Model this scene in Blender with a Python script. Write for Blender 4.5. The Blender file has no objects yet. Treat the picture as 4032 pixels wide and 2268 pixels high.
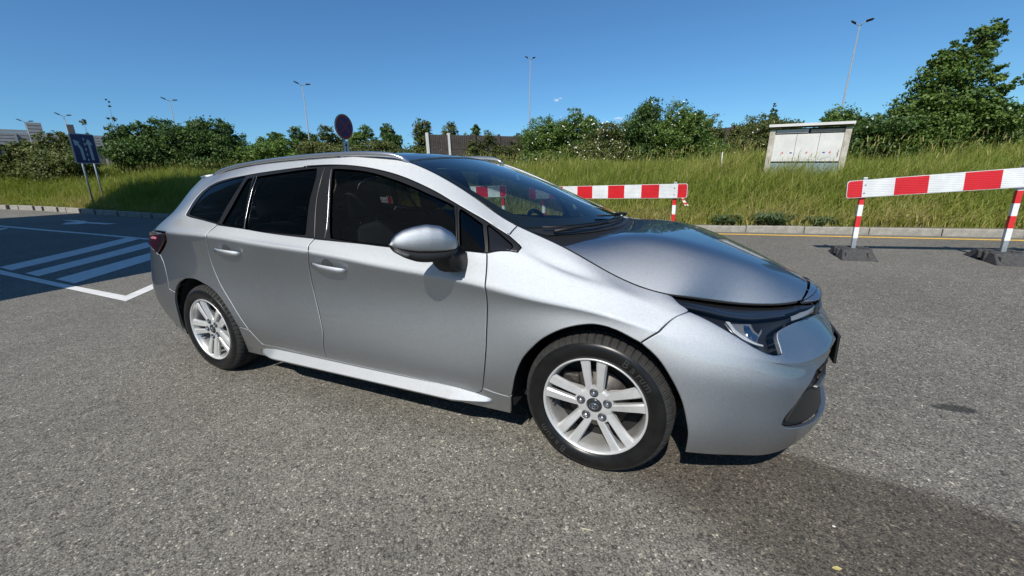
import bpy, bmesh, math, random
import numpy as np
from mathutils import Vector, Matrix
from mathutils.geometry import delaunay_2d_cdt

random.seed(7); rng=np.random.default_rng(7)
scene=bpy.context.scene
COL=scene.collection
# ------------------------------------------------------------------ camera
cam=bpy.data.cameras.new('camera'); camo=bpy.data.objects.new('camera',cam); COL.objects.link(camo)
cam.sensor_width=36.0; cam.lens=36.0*1600.0/4032.0; cam.clip_end=2000; cam.clip_start=.05
_yaw,_pitch,_roll=2.02130746,0.260378063,-0.0392358341
_f=Vector((math.cos(_yaw)*math.cos(_pitch),math.sin(_yaw)*math.cos(_pitch),-math.sin(_pitch)))
_r=Vector((math.sin(_yaw),-math.cos(_yaw),0)); _u=_r.cross(_f)
_r2=_r*math.cos(_roll)+_u*math.sin(_roll); _u2=_u*math.cos(_roll)-_r*math.sin(_roll)
_m=Matrix(((_r2.x,_u2.x,-_f.x),(_r2.y,_u2.y,-_f.y),(_r2.z,_u2.z,-_f.z))).to_4x4()
_m.translation=Vector((0.369371273,-2.355445,1.24612146)); camo.matrix_world=_m
scene.camera=camo
# ------------------------------------------------------------------ light
SUN=Vector((.10,-.93,1.0)).normalized()
world=bpy.data.worlds.new('World'); scene.world=world; world.use_nodes=True
nt=world.node_tree; bgn=nt.nodes['Background']
sky=nt.nodes.new('ShaderNodeTexSky'); sky.sky_type='NISHITA'; sky.sun_disc=False
sky.sun_elevation=math.asin(SUN.z); sky.sun_rotation=math.atan2(SUN.x,SUN.y)
sky.air_density=1.0; sky.dust_density=.3; sky.ozone_density=2.5; sky.altitude=200
skm=nt.nodes.new('ShaderNodeMix'); skm.data_type='RGBA'; skm.blend_type='MULTIPLY'; skm.inputs[0].default_value=1; skm.inputs[7].default_value=(.55,.93,1.20,1)
nt.links.new(sky.outputs[0],skm.inputs[6]); nt.links.new(skm.outputs[2],bgn.inputs[0]); bgn.inputs[1].default_value=0.082
sl=bpy.data.lights.new('sun','SUN'); sl.energy=4.8; sl.angle=math.radians(.53); sl.color=(1.0,.95,.87)
slo=bpy.data.objects.new('sun',sl); COL.objects.link(slo); slo.rotation_euler=SUN.to_track_quat('Z','Y').to_euler(); slo.location=SUN*60
scene.view_settings.view_transform='Standard'; scene.view_settings.look='None'; scene.view_settings.gamma=1
scene.view_settings.exposure=0.25; scene.view_settings.use_curve_mapping=False
scene.render.engine='CYCLES'; scene.cycles.max_bounces=10; scene.cycles.transparent_max_bounces=24

# ------------------------------------------------------------------ helpers
def mat(name,color=(.5,.5,.5),rough=.5,metal=0.,coat=0.,coat_rough=.03,spec=.5,emit=None,trans=0.,alpha=None,ior=1.5):
    m=bpy.data.materials.new(name); m.use_nodes=True
    b=m.node_tree.nodes['Principled BSDF']
    b.inputs['Base Color'].default_value=(*color,1); b.inputs['Roughness'].default_value=rough
    b.inputs['Metallic'].default_value=metal; b.inputs['Coat Weight'].default_value=coat
    b.inputs['Coat Roughness'].default_value=coat_rough; b.inputs['Specular IOR Level'].default_value=spec
    b.inputs['Transmission Weight'].default_value=trans; b.inputs['IOR'].default_value=ior
    return m
class NT:
    def __init__(s,m): s.m=m; s.t=m.node_tree; s.b=s.t.nodes.get('Principled BSDF')
    def n(s,ty,**kw):
        x=s.t.nodes.new('ShaderNode'+ty)
        for k,v in kw.items():
            if k.startswith('i_'):
                key=k[2:]; key=int(key) if key.isdigit() else key.replace('_',' ')
                x.inputs[key].default_value=v
            else: setattr(x,k,v)
        return x
    def l(s,a,b): s.t.links.new(a,b)
    def ramp(s,fac,stops,interp='LINEAR'):
        r=s.n('ValToRGB'); e=r.color_ramp.elements; r.color_ramp.interpolation=interp
        while len(e)<len(stops): e.new(.5)
        for k,(p,c) in enumerate(stops):
            e[k].position=p; e[k].color=(*c,1) if len(c)==3 else c
        s.l(fac,r.inputs[0]); return r
    def mix(s,fac,a,b,mode='MIX'):
        x=s.n('Mix',data_type='RGBA',blend_type=mode)
        for sock,v in ((x.inputs[0],fac),(x.inputs[6],a),(x.inputs[7],b)):
            if hasattr(v,'is_linked'): s.l(v,sock)
            elif isinstance(v,(int,float)): sock.default_value=v
            else: sock.default_value=(*v,1)
        return x.outputs[2]
def tag(o,label=None,cat=None,group=None,kind=None):
    if label: o['label']=label
    if cat: o['category']=cat
    if group: o['group']=group
    if kind: o['kind']=kind
    return o
def empty(name,loc=(0,0,0),rotz=0,**kw):
    o=bpy.data.objects.new(name,None); o.empty_display_size=.1; COL.objects.link(o); o.location=loc; o.rotation_euler=(0,0,rotz)
    return tag(o,**kw)
def link(name,me,m=None,parent=None,**kw):
    if m is not None and not me.materials: me.materials.append(m)
    o=bpy.data.objects.new(name,me); COL.objects.link(o)
    if parent is not None: o.parent=parent
    return tag(o,**kw)
def mesh_np(name,V,F=None,smooth=True,Q=None):
    me=bpy.data.meshes.new(name)
    me.from_pydata([tuple(map(float,v)) for v in V],[],[tuple(map(int,f)) for f in F])
    if smooth: me.polygons.foreach_set('use_smooth',[True]*len(me.polygons))
    me.update(); return me
def mesh_quads(name,V,F,attr=None,smooth=False):
    """fast path: V (n,3), F (m,k) int arrays"""
    V=np.asarray(V,np.float32); F=np.asarray(F,np.int32); m,k=F.shape
    me=bpy.data.meshes.new(name); me.vertices.add(len(V)); me.vertices.foreach_set('co',V.ravel())
    me.loops.add(m*k); me.loops.foreach_set('vertex_index',F.ravel())
    me.polygons.add(m); me.polygons.foreach_set('loop_start',np.arange(0,m*k,k,dtype=np.int32))
    if smooth: me.polygons.foreach_set('use_smooth',np.ones(m,bool))
    if attr is not None:
        a=me.attributes.new('tint','FLOAT','FACE'); a.data.foreach_set('value',np.asarray(attr,np.float32))
    me.update(calc_edges=True); return me
def bm_mesh(name,bm,smooth=False):
    me=bpy.data.meshes.new(name); bm.normal_update(); bm.to_mesh(me); bm.free()
    if smooth: me.polygons.foreach_set('use_smooth',[True]*len(me.polygons))
    return me
def add_box(bm,c,s,bev=0,rot=None):
    r=bmesh.ops.create_cube(bm,size=1); M=Matrix.Translation(Vector(c))
    if rot is not None: M=M@rot.to_4x4()
    M=M@Matrix.Diagonal((*s,1)); bmesh.ops.transform(bm,matrix=M,verts=r['verts'])
    if bev:
        es=list({e for v in r['verts'] for e in v.link_edges})
        bmesh.ops.bevel(bm,geom=es,offset=bev,segments=2,affect='EDGES',profile=.5)
def add_tube(bm,pts,r,seg=8,cap=True):
    pts=[Vector(p) for p in pts]; rs=r if hasattr(r,'__len__') else [r]*len(pts); rings=[]
    for i,p in enumerate(pts):
        t=(pts[min(i+1,len(pts)-1)]-pts[max(i-1,0)]).normalized()
        a=t.cross(Vector((0,0,1)));
        if a.length<1e-3: a=t.cross(Vector((1,0,0)))
        a.normalize(); b=t.cross(a)
        rings.append([bm.verts.new(p+(a*math.cos(q)+b*math.sin(q))*rs[i]) for q in [2*math.pi*k/seg for k in range(seg)]])
    for A,B in zip(rings,rings[1:]):
        for k in range(seg): bm.faces.new((A[k],A[(k+1)%seg],B[(k+1)%seg],B[k]))
    if cap: bm.faces.new(rings[0]); bm.faces.new(rings[-1][::-1])
def add_loft(bm,rings,cap=True):
    R=[[bm.verts.new(Vector(p)) for p in r] for r in rings]; n=len(R[0])
    for A,B in zip(R,R[1:]):
        for k in range(n): bm.faces.new((A[k],A[(k+1)%n],B[(k+1)%n],B[k]))
    if cap: bm.faces.new(R[0][::-1]); bm.faces.new(R[-1])
def box_obj(name,c,s,m,parent=None,bev=0,**kw):
    bm=bmesh.new(); add_box(bm,c,s,bev); return link(name,bm_mesh(name,bm),m,parent,**kw)
def tube_obj(name,pts,r,m,parent=None,seg=8,**kw):
    bm=bmesh.new(); add_tube(bm,pts,r,seg); bmesh.ops.recalc_face_normals(bm,faces=bm.faces)
    return link(name,bm_mesh(name,bm,True),m,parent,**kw)
def prism(bm,poly,axis_o,ex,ey,en,depth):
    """extrude 2D poly (ex,ey plane) along en by depth"""
    o=Vector(axis_o); ex,ey,en=Vector(ex),Vector(ey),Vector(en)
    a=[bm.verts.new(o+ex*p[0]+ey*p[1]) for p in poly]; b=[bm.verts.new(v.co+en*depth) for v in a]
    bm.faces.new(b); bm.faces.new(a[::-1])
    for k in range(len(a)): bm.faces.new((a[k],a[(k+1)%len(a)],b[(k+1)%len(a)],b[k]))
def hgt(x,y):
    d=-np.asarray(x,float)-13
    return .05*np.where(d>2,d,np.where(d>-2,(d+2)**2/8,0))
LEAN=Vector((.05,-.004,1.0)).normalized()
LEANM=Vector((0,0,1)).rotation_difference(LEAN).to_matrix()
MARK={'near':[(-13.15,0.29),(-8.41,0.08),(-6.26,0.03),(-9.0,3.05),(-8.78,3.15),(-5.91,-0.11),(-8.05,-0.04),(-13.0,0.13)],'far':[(-22.63,2.67),(-21.16,2.73),(-18.41,3.03),(-16.07,3.31),(-14.09,3.51),(-9.5,3.62),(-9.5,3.48),(-13.78,3.38),(-15.78,3.21),(-18.04,2.91),(-20.74,2.62),(-22.17,2.56)],'line2':[(-19.37,1.71),(-20.05,2.45),(-20.23,2.62),(-20.0,2.62),(-19.52,2.31),(-18.76,1.57)],'s1':[(-11.75,0.32),(-14.43,3.35),(-13.76,3.35),(-10.94,0.26)],'s2':[(-10.21,0.23),(-12.85,3.1),(-12.1,3.1),(-9.54,0.2)],'s3':[(-8.85,0.19),(-11.2,2.95),(-10.45,2.95),(-8.07,0.15)],'arrow':[(-18.43,4.74),(-18.52,4.48),(-19.49,4.32),(-19.41,4.09),(-19.81,3.79),(-20.29,4.07),(-20.27,4.34),(-21.42,4.32),(-21.07,4.51),(-20.28,4.63),(-20.04,4.47)]}
# ------------------------------------------------------------------ materials of the place
def asphalt():
    m=mat('asphalt',rough=.75,spec=.35); t=NT(m); tc=t.n('TexCoord')
    def vor(sc): 
        v=t.n('TexVoronoi',i_Scale=sc,i_Randomness=1.0); t.l(tc.outputs['Object'],v.inputs['Vector']); return v
    v1=vor(160.); v2=vor(75.)
    sep=t.n('SeparateColor'); t.l(v1.outputs['Color'],sep.inputs[0])
    chips=t.ramp(sep.outputs[0],[(0,(.080,.079,.076)),(.2,(.130,.126,.115)),(.55,(.175,.168,.152)),(.88,(.210,.201,.180)),(.97,(.28,.265,.235)),(1,(.50,.475,.43))])
    edge=t.ramp(v1.outputs['Distance'],[(.0,(1,1,1)),(.55,(1,1,1)),(.8,(.45,.44,.43))])
    c=t.mix(1.,chips.outputs[0],edge.outputs[0],'MULTIPLY')
    s2=t.n('SeparateColor'); t.l(v2.outputs['Color'],s2.inputs[0])
    big=t.ramp(s2.outputs[1],[(0,(.45,.45,.46)),(.08,(.55,.55,.56)),(.13,(1,1,1)),(.965,(1,1,1)),(.985,(2.0,1.95,1.85))])
    c=t.mix(.8,c,big.outputs[0],'MULTIPLY')
    n1=t.n('TexNoise',i_Scale=.55,i_Detail=6.,i_Roughness=.6); t.l(tc.outputs['Object'],n1.inputs['Vector'])
    blot=t.ramp(n1.outputs[0],[(.3,(.84,.82,.77)),(.7,(1.10,1.085,1.03))]); c=t.mix(1.,c,blot.outputs[0],'MULTIPLY')
    n3=t.n('TexNoise',i_Scale=9.,i_Detail=4.); t.l(tc.outputs['Object'],n3.inputs['Vector'])
    b3=t.ramp(n3.outputs[0],[(.35,(.92,.92,.92)),(.65,(1.06,1.06,1.06))]); c=t.mix(1.,c,b3.outputs[0],'MULTIPLY')
    # soft shade of unknown source painted into the colour beside the front bumper
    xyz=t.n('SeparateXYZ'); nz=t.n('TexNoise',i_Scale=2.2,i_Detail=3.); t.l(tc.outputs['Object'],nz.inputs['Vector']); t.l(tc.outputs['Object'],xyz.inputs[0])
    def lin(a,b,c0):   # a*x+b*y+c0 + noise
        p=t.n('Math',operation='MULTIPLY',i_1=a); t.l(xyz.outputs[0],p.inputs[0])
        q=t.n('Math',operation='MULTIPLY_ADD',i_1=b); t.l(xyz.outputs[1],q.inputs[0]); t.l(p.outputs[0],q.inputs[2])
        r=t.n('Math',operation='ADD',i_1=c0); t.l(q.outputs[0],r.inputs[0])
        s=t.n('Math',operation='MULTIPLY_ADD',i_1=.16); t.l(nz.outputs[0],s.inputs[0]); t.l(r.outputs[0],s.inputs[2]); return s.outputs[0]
    return m,t,c,lin,tc,v1
def finish_asphalt():
    m,t,c,lin,tc,v1=asphalt()
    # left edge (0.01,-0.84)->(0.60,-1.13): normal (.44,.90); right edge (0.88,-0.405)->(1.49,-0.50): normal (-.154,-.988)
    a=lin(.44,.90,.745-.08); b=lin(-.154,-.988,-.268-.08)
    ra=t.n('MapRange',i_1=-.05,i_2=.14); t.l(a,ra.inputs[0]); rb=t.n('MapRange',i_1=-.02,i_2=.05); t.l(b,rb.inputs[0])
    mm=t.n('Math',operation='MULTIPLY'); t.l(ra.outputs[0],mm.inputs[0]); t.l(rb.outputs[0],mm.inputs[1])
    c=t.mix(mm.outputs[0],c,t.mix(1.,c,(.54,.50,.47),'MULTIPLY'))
    # oil spot
    mp=t.n('Mapping'); mp.inputs['Location'].default_value=(-1.93,-.12,0); mp.inputs['Scale'].default_value=(4.6,10,1); mp.vector_type='POINT'
    vs=t.n('VectorMath',operation='SUBTRACT'); vs.inputs[1].default_value=SPOT; t.l(tc.outputs['Object'],vs.inputs[0])
    vr=t.n('VectorRotate',rotation_type='Z_AXIS',i_Angle=-.15); t.l(vs.outputs[0],vr.inputs['Vector'])
    vm=t.n('VectorMath',operation='MULTIPLY'); vm.inputs[1].default_value=(9.5,20,0); t.l(vr.outputs[0],vm.inputs[0])
    nn=t.n('TexNoise',i_Scale=14.); t.l(tc.outputs['Object'],nn.inputs['Vector'])
    ln=t.n('VectorMath',operation='LENGTH'); t.l(vm.outputs[0],ln.inputs[0])
    ad=t.n('Math',operation='MULTIPLY_ADD',i_1=.6); t.l(nn.outputs[0],ad.inputs[0]); t.l(ln.outputs['Value'],ad.inputs[2])
    sp=t.n('MapRange',i_1=1.25,i_2=1.0); t.l(ad.outputs[0],sp.inputs[0])
    c=t.mix(sp.outputs[0],c,t.mix(1.,c,(.34,.35,.36),'MULTIPLY'))
    t.l(c,t.b.inputs['Base Color'])
    bp=t.n('Bump',i_Strength=.55,i_Distance=.004); inv=t.n('Math',operation='SUBTRACT',i_0=1.); t.l(v1.outputs['Distance'],inv.inputs[1]); t.l(inv.outputs[0],bp.inputs['Height']); t.l(bp.outputs[0],t.b.inputs['Normal'])
    return m
SPOT=(1.62,.33,0.)
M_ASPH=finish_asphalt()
def noisy(name,c1,c2,scale,rough=.7,detail=5.,bump=0.,metal=0,spec=.5,bscale=None):
    m=mat(name,c1,rough,metal,spec=spec); t=NT(m); tc=t.n('TexCoord'); n=t.n('TexNoise',i_Scale=scale,i_Detail=detail,i_Roughness=.65); t.l(tc.outputs['Object'],n.inputs['Vector'])
    r=t.ramp(n.outputs[0],[(.3,c1),(.7,c2)]); t.l(r.outputs[0],t.b.inputs['Base Color'])
    if bump:
        b=t.n('Bump',i_Strength=bump,i_Distance=.01)
        if bscale:
            n2=t.n('TexNoise',i_Scale=bscale,i_Detail=3.); t.l(tc.outputs['Object'],n2.inputs['Vector']); t.l(n2.outputs[0],b.inputs['Height'])
        else: t.l(n.outputs[0],b.inputs['Height'])
        t.l(b.outputs[0],t.b.inputs['Normal'])
    return m
M_PAINT=noisy('white_road_paint',(.52,.52,.50),(.72,.71,.69),7.,.6,bump=.2,bscale=120.)
M_YEL=noisy('yellow_road_paint',(.62,.36,.045),(.78,.48,.09),9.,.6)
M_KERB=noisy('kerb_concrete',(.20,.19,.165),(.34,.32,.28),11.,.85,bump=.3,bscale=90.)
M_SOIL=noisy('bank_soil',(.05,.055,.02),(.10,.085,.045),3.,.95)
def foliage(name,cols,rough=.55,trans=.25):
    m=mat(name,(.05,.1,.03),rough,spec=.3); t=NT(m); at=t.n('Attribute',attribute_name='tint'); 
    r=t.ramp(at.outputs['Fac'],[(i/(len(cols)-1),c) for i,c in enumerate(cols)])
    t.l(r.outputs[0],t.b.inputs['Base Color'])
    tr=t.n('BsdfTranslucent'); t.l(t.mix(1.,r.outputs[0],(1.2,1.35,.6),'MULTIPLY'),tr.inputs[0])
    mx=t.n('MixShader',i_0=trans); t.l(t.b.outputs[0],mx.inputs[1]); t.l(tr.outputs[0],mx.inputs[2]); t.l(mx.outputs[0],t.t.nodes['Material Output'].inputs[0])
    return m
M_GRASS=foliage('grass_blades',[(.08,.12,.018),(.155,.21,.032),(.235,.28,.05),(.32,.295,.085),(.43,.36,.18)],trans=.35)
M_LEAF=foliage('leaves_mid_green',[(0.039, 0.0754, 0.0156), (0.0715, 0.1274, 0.0234), (0.1105, 0.1755, 0.0338), (0.156, 0.2275, 0.052)])
M_LEAFD=foliage('leaves_dark_green',[(0.0243, 0.0513, 0.0162), (0.0459, 0.0878, 0.0216), (0.0729, 0.1283, 0.0297), (0.1053, 0.1688, 0.0432)])
M_LEAFO=foliage('leaves_olive',[(0.0432, 0.0624, 0.0192), (0.078, 0.102, 0.0264), (0.12, 0.138, 0.0384), (0.168, 0.168, 0.06)])
M_FLOWER=mat('white_blossom',(.72,.70,.62),.7)
M_BARK=noisy('bark',(.06,.045,.03),(.13,.10,.07),12.,.9,bump=.5)
def foil(name,c1,c2):
    m=noisy(name,c1,c2,3.5,.34,detail=8.); t=NT(m); tc=t.n('TexCoord'); w=t.n('TexWave',i_Scale=14.,bands_direction='Z',i_Distortion=.4); t.l(tc.outputs['Object'],w.inputs['Vector'])
    b=t.n('Bump',i_Strength=.18,i_Distance=.01); t.l(w.outputs['Fac'],b.inputs['Height']); t.l(b.outputs[0],t.b.inputs['Normal']); return m
M_WHITE=foil('white_reflective_foil',(.50,.52,.53),(.70,.72,.73))
M_RED=foil('red_reflective_foil',(.44,.010,.016),(.56,.016,.022))
M_REDP=noisy('red_post_paint',(.52,.015,.018),(.60,.03,.03),8.,.45)
M_WHITEP=noisy('white_post_paint',(.62,.62,.62),(.74,.74,.73),8.,.45)
M_GALV=noisy('galvanised_steel',(.38,.40,.42),(.52,.54,.55),14.,.45,metal=.75)
M_RUBBER=noisy('recycled_rubber',(.028,.028,.030),(.075,.073,.07),30.,.85,bump=.5,bscale=200.)
M_DARK=mat('dark_void',(.01,.01,.011),.9)
# ------------------------------------------------------------------ ground
def grid_mesh(name,xs,ys,zf):
    X,Y=np.meshgrid(xs,ys,indexing='ij'); Z=zf(X,Y); V=np.stack([X,Y,Z],-1).reshape(-1,3); n,m=X.shape
    i,j=np.meshgrid(np.arange(n-1),np.arange(m-1),indexing='ij'); a=(i*m+j).ravel()
    return mesh_quads(name,V,np.stack([a,a+m,a+m+1,a+1],1),smooth=True)
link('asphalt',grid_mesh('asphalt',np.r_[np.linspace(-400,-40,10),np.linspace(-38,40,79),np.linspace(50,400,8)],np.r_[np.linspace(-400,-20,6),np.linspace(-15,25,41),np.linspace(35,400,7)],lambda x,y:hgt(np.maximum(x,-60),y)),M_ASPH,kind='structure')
# kerb line: y of the road-side face as a function of x
KX=np.array([-60,-29.5,-27.8,-24.3,-21.6,-18.6,-12,-6,-2,.56,5.1,12,30]); KY=np.array([-1.,4.88,5.31,5.75,5.96,6.23,6.9,7.28,7.38,7.40,7.28,6.9,4.5])
KX[0],KY[0]=-60,-8
def ky(x): return np.interp(x,KX,KY)
def bank(x,y):
    d=np.maximum(y-ky(x)-.15,0); x=np.asarray(x,float)
    g=hgt(np.maximum(x,-60),y)+.11
    rise=np.where(x<-6,1.30,1.30-.025*np.clip(x+6,0,20))
    h=rise*(1-np.exp(-(d/3.2)**1.05))
    return g+h+.05*np.sin(x*1.3+y)*np.minimum(d,1)+.04*np.sin(x*3.1-y*2.3)*np.minimum(d,1)
xs=np.linspace(-60,30,181); ds=np.r_[.14,np.linspace(.3,12,40),np.linspace(13,120,20)]
V=np.array([[x,ky(x)+d,bank(x,ky(x)+d)] for x in xs for d in ds]); n,mm=len(xs),len(ds)
a=(np.arange(n-1)[:,None]*mm+np.arange(mm-1)[None]).ravel()
link('grass_bank_soil',mesh_quads('bank',V,np.stack([a,a+mm,a+mm+1,a+1],1),smooth=True),M_SOIL,kind='structure')
# kerb stones, one by one
kerb=empty('kerb',kind='structure')
def kerb_piece(L,Hh=.13,Wd=.15):
    bm=bmesh.new(); add_box(bm,(L/2,Wd/2,Hh/2-.02),(L-.008,Wd,Hh+.04),.012); return bm_mesh('kerb_stone',bm)
KM={}
s_=-44.0
while s_<14:
    L=1.0 if s_>-9 else (.9 if (int(s_*2)%3) else .5)
    x0=s_; x1=s_+L; y0,y1=ky(x0),ky(x1); z0=float(hgt(x0,y0)); z1=float(hgt(x1,y1))
    hh=.13 if s_>-9 else .20
    if (L,hh) not in KM: KM[(L,hh)]=kerb_piece(L,hh); KM[(L,hh)].materials.append(M_KERB)
    o=bpy.data.objects.new('kerb_stone',KM[(L,hh)]); COL.objects.link(o); o.parent=kerb
    gapx=random.uniform(-.004,.004) if s_>-9 else 0
    o.location=(x0,y0+random.uniform(-.006,.006),z0+random.uniform(-.006,.004)); o.rotation_euler=(0,-math.atan2(z1-z0,L),math.atan2(y1-y0,L))
    s_+=L+(0 if s_>-9 else (.16 if int(s_*3)%2 else .03))
def strip(name,pts,m,parent=None,lift=.004,**kw):
    """flat painted quad/polyline outline lying on the ground; pts = closed polygon (x,y)"""
    P=[]
    for (xa,ya),(xb,yb) in zip(pts,pts[1:]+pts[:1]):
        k=max(1,int(math.hypot(xb-xa,yb-ya)/.8))
        for i in range(k): P.append((xa+(xb-xa)*i/k,ya+(yb-ya)*i/k))
    n=len(P); r=delaunay_2d_cdt([Vector(p) for p in P],[],[list(range(n))],1,1e-5)
    V=[(v.x,v.y,float(hgt(v.x,v.y))+lift) for v in r[0]]
    F=[f if (sum(r[0][f[i]].x*r[0][f[(i+1)%len(f)]].y-r[0][f[i]].y*r[0][f[(i+1)%len(f)]].x for i in range(len(f)))>0) else f[::-1] for f in r[2]]
    return link(name,mesh_np(name,V,F,False),m,parent,**kw)
def band(p,q,w):
    (xa,ya),(xb,yb)=p,q; L=math.hypot(xb-xa,yb-ya); nx,ny=-(yb-ya)/L*w/2,(xb-xa)/L*w/2
    return [(xa-nx,ya-ny),(xb-nx,yb-ny),(xb+nx,yb+ny),(xa+nx,ya+ny)]
yx=np.linspace(-9,14,24); yl=[(x,ky(x)-.42) for x in yx]+[(x,ky(x)-.29) for x in yx[::-1]]
strip('yellow_edge_line',yl,M_YEL,kind='structure')
bay=empty('parking_markings',kind='structure')
W_=.15
strip('bay_line',MARK['near'],M_PAINT,bay)
strip('bay_line',MARK['far'],M_PAINT,bay)
strip('bay_line',MARK['line2'],M_PAINT,bay)
for k in range(3): strip('hatch_stripe',MARK['s%d'%(k+1)],M_PAINT,bay)
strip('lane_arrow',MARK['arrow'],M_PAINT,bay)
# ------------------------------------------------------------------ grass (nobody could count it)
def blades(base,h,w,lean,tint,seed,bend=.35,head=None):
    r=np.random.default_rng(seed); n=len(base)
    az=r.uniform(0,2*np.pi,n); wd=np.stack([np.cos(az),np.sin(az),0*az],1)*(w/2)[:,None]
    la=r.uniform(0,2*np.pi,n); ld=np.stack([np.cos(la),np.sin(la),0*la],1)+np.array([.5,0,0])
    up=np.array([0,0,1.])
    p0=base; p1=base+up*(h*.55)[:,None]+ld*(lean*h*.35)[:,None]; p2=base+up*(h)[:,None]+ld*(lean*h)[:,None]-up*(lean*h*bend)[:,None]
    V=np.stack([p0-wd,p0+wd,p1+wd*.8,p1-wd*.8,p2+wd*.12,p2-wd*.12],1).reshape(-1,3)
    k=np.arange(n)*6; F=np.concatenate([np.stack([k,k+1,k+2,k+3],1),np.stack([k+3,k+2,k+4,k+5],1)])
    return V,F,np.concatenate([tint,np.clip(tint+.08,0,1)])
def scatter(n,x0,x1,d0,d1,seed,power=1.6):
    r=np.random.default_rng(seed); x=r.uniform(x0,x1,n); d=d0+(d1-d0)*r.uniform(0,1,n)**power; y=ky(x)+d
    return np.stack([x,y,bank(x,y)-.02],1),d,r
def patch_noise(x,y):
    return (np.sin(x*.9+1.3*np.sin(y*.7))+np.sin(y*1.7+x*.45+2)+np.sin(x*2.7-y*1.1))/3
VV=[];FF=[];TT=[];off=0
def add(V,F,t):
    global off
    VV.append(V);FF.append(F+off);TT.append(t);off+=len(V)
for seed,(x0,x1,d0,d1,n,pw) in enumerate([(-5,14,.2,6,120000,1.3),(-40,-5,.2,6.5,95000,1.3),(-45,14,5.5,14,70000,1.0)]):
    B,d,r=scatter(n,x0,x1,d0,d1,seed,pw); pn=patch_noise(B[:,0],B[:,1])
    front=np.clip(d/1.5,0,1)
    h=(.22+.55*front)*(r.uniform(.55,1.15,n))*(1+.22*pn); w=r.uniform(.008,.022,n)*np.where(d>5,1.6,1.0)
    tint=np.clip(.41+.17*pn+r.normal(0,.16,n)+.34*np.clip(1-d/1.3,0,1),0,1)
    V,F,t=blades(B,h,w,r.uniform(.1,.75,n),tint,seed+50); add(V,F,t)
# tall seed stalks with pale heads
B,d,r=scatter(9000,-45,14,.8,13,9,.9); n=len(B); h=r.uniform(.75,1.15,n)*(1-.25*(d<1.6))
V,F,t=blades(B,h,r.uniform(.006,.010,n),r.uniform(.05,.3,n),np.clip(r.normal(.62,.12,n),0,1),77,.1); add(V,F,t)
top=B+np.array([0,0,1.])*(h*.97)[:,None]+r.normal(0,.04,(n,3)); V,F,t=blades(top-np.array([0,0,.05]),r.uniform(.10,.2,n),r.uniform(.010,.022,n),r.uniform(.1,.6,n),np.clip(r.normal(.72,.12,n),0,1),78,.2); add(V,F,t)
link('grass',mesh_quads('grass',np.concatenate(VV),np.concatenate(FF),np.concatenate(TT)),M_GRASS,kind='stuff')
# ------------------------------------------------------------------ trees and bushes
def leaf_cloud(blobs,n,size,seed,shell=.55,up=.35,elong=1.5,curl=.25):
    """blobs: (x,y,z,rx,ry,rz). returns leaf quads spread through the crown volume, in clumps"""
    r=np.random.default_rng(seed); B=np.array(blobs,float); vol=B[:,3]*B[:,4]*B[:,5]; wt=vol**.72; wt/=wt.sum()
    ncl=max(12,n//26); bi=r.choice(len(B),ncl,p=wt)
    d=r.normal(size=(ncl,3)); d/=np.linalg.norm(d,axis=1,keepdims=True); rad=(shell+(1-shell)*r.uniform(0,1,ncl)**.6)*r.uniform(.86,1.12,ncl)
    cc=B[bi,:3]+d*rad[:,None]*B[bi,3:]
    csize=np.cbrt(vol[bi])*.20*r.uniform(.6,1.4,ncl)
    k=r.integers(0,ncl,n); off=r.normal(size=(n,3))*np.array([1,1,.7])
    P=cc[k]+off*csize[k][:,None]*.62
    nr=d[k]*.7+r.normal(size=(n,3))*.75+np.array([0,0,up]); nr/=np.linalg.norm(nr,axis=1,keepdims=True)
    t=np.cross(nr,r.normal(size=(n,3))); t/=np.linalg.norm(t,axis=1,keepdims=True); b=np.cross(nr,t)
    s=size*r.uniform(.6,1.35,n)
    L=(t*(s*elong*.5)[:,None]); Wd=(b*(s*.5)[:,None]); C=nr*(s*curl)[:,None]
    V=np.stack([P-L,P+Wd-C*.4,P+L-C,P-Wd-C*.4],1).reshape(-1,3); F=np.arange(n*4).reshape(n,4)
    tint=np.clip(.5+.30*r.normal(size=ncl)[k]*.7+.16*r.normal(size=n),0,1)
    return V,F,tint,cc
def limbs(bm,base,crown_pts,trunk_h,r0,seed,nb=7,lean=(0,0)):
    rr=random.Random(seed); b=Vector(base); topp=b+Vector((lean[0],lean[1],trunk_h))
    add_tube(bm,[b-Vector((0,0,.15)),b+(topp-b)*.35+Vector((rr.uniform(-.03,.03),rr.uniform(-.03,.03),0)),b+(topp-b)*.7,topp],[r0*1.25,r0,r0*.8,r0*.62],8)
    for i in range(nb):
        q=Vector(crown_pts[rr.randrange(len(crown_pts))]); s=b+(topp-b)*rr.uniform(.45,1.0)
        m1=s.lerp(q,.5)+Vector((0,0,.12*(q-s).length))
        add_tube(bm,[s,m1,q],[r0*.42,r0*.25,r0*.07],6)
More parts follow.
